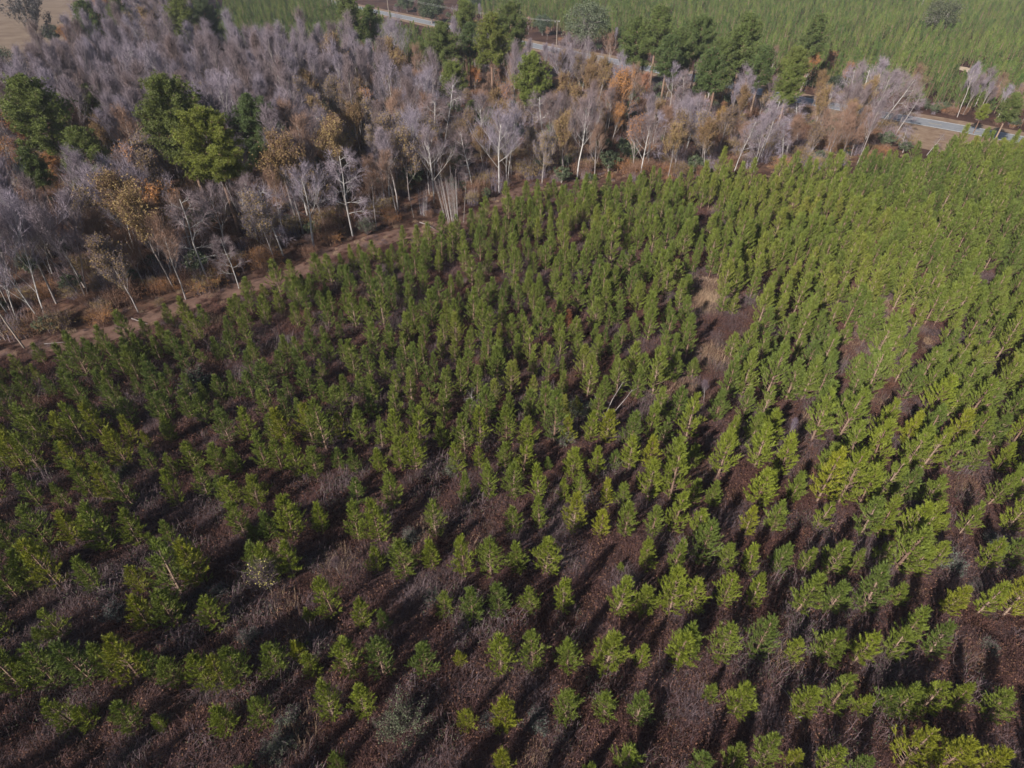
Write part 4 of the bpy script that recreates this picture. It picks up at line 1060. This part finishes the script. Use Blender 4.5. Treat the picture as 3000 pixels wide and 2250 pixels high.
# grey bare bush corner right
for px, py, s_, lab in [(2985, 2060, .28, 'lavender grey bare bush cut by the right edge'), (2975, 2215, .26, 'lavender grey bare bush in the bottom right corner'), (1000, 1690, .2, 'grey twiggy bush in the lower left bare patch'),
                        (2060, 1185, .22, 'grey bare bush at the foot of the tan strip'), (2305, 1290, .2, 'grey brush clump in the narrow gap right of centre'), (5, 2150, .2, 'grey twigs at the bottom left corner')]:
    x, y = at(px, py); me = BT['grey'][int(px) % 4]
    place('bare_bush', me[0], me[1], x, y, px, s_, lab, 'bush', None, (.75, .7, .78, 1))

def utility_pole(x, y, rz, lab):
    e_ = bpy.data.objects.new('utility_pole', None); COL.objects.link(e_); e_.location = (x, y, 0); e_.rotation_euler = (0, 0, rz)
    tag(e_, lab, 'utility pole', 'utility poles along the road')
    mb_ = MB(); mb_.tube([Vector((0, 0, 0)), Vector((0, 0, 5)), Vector((0, 0, 10))], [.17, .15, .12], 10); obj('pole', mb_.mesh('pole', [M['pole']]), e_)
    mb_ = MB(); mb_.tube([Vector((0, -1.1, 9.5)), Vector((0, 1.1, 9.5))], [.06, .06], 4); obj('crossarm', mb_.mesh('crossarm', [M['pole']]), e_)
    for yy_ in (-1.0, 0.55, 1.0):
        mb_ = MB(); mb_.tube([Vector((0, yy_, 9.55)), Vector((0, yy_, 9.7)), Vector((0, yy_, 9.85))], [.05, .07, .04], 6); obj('insulator', mb_.mesh('insulator', [M['porcelain']]), e_)
    return e_
def offset_road(i_, off):
    a_, b_ = roadV[i_], roadV[i_+1]; d = (b_-a_).normalized(); n_ = Vector((-d.y, d.x)); return a_ + n_*off
pole_xy = [at(1141, 58), at(1629, 158)]
pl = []
for q in pole_xy:
    pl.append(Vector(q))
step = pl[1] - pl[0]
pl.append(pl[1] + step*.95); pl.append(pl[2] + step*.93)
labs = ['utility pole beside the road at the top left stretch', 'utility pole in front of the road left of the rust coloured tree', 'utility pole hidden among the trees by the shaded road', 'utility pole at the right stretch of the road']
for q, lb in list(zip(pl, labs))[:2]:
    utility_pole(q.x, q.y, math.atan2(step.y, step.x), lb)
for off in (-1.0, 1.0):
    d = step.normalized(); n_ = Vector((-d.y, d.x)); mb_ = MB()
    A, B = pl[0] + n_*off, pl[1] + n_*off
    P = [Vector((*(A.lerp(B, t/14)), 9.85 - 1.4*4*(t/14)*(1-t/14))) for t in range(15)]
    mb_.tube(P, [.018]*15, 3)
    tag(obj('power_line', mb_.mesh('power_line', [M['wire']])), ('near' if off < 0 else 'far') + ' thin overhead wire strung between the roadside poles', 'wire')

# ------------------------------------------------------------------ thin winter haze
hm = bpy.data.materials.new('haze'); hm.use_nodes = True; hm.node_tree.nodes.clear()
pv = hm.node_tree.nodes.new('ShaderNodeVolumePrincipled'); pv.inputs['Color'].default_value = (.80, .86, 1, 1); pv.inputs['Density'].default_value = 0.00014; pv.inputs['Anisotropy'].default_value = 0.0
ho = hm.node_tree.nodes.new('ShaderNodeOutputMaterial'); hm.node_tree.links.new(pv.outputs[0], ho.inputs['Volume'])
mb = MB(); x0, x1, y0, y1, z0, z1 = -920, 920, -80, 1520, -1, 41
mb.v = [(x, y, z) for z in (z0, z1) for y in (y0, y1) for x in (x0, x1)]
mb.f = [(0, 2, 3, 1), (4, 5, 7, 6), (0, 1, 5, 4), (2, 6, 7, 3), (0, 4, 6, 2), (1, 3, 7, 5)]; mb.m = [0]*6
tag(obj('haze', mb.mesh('haze', [hm])), kind='stuff')
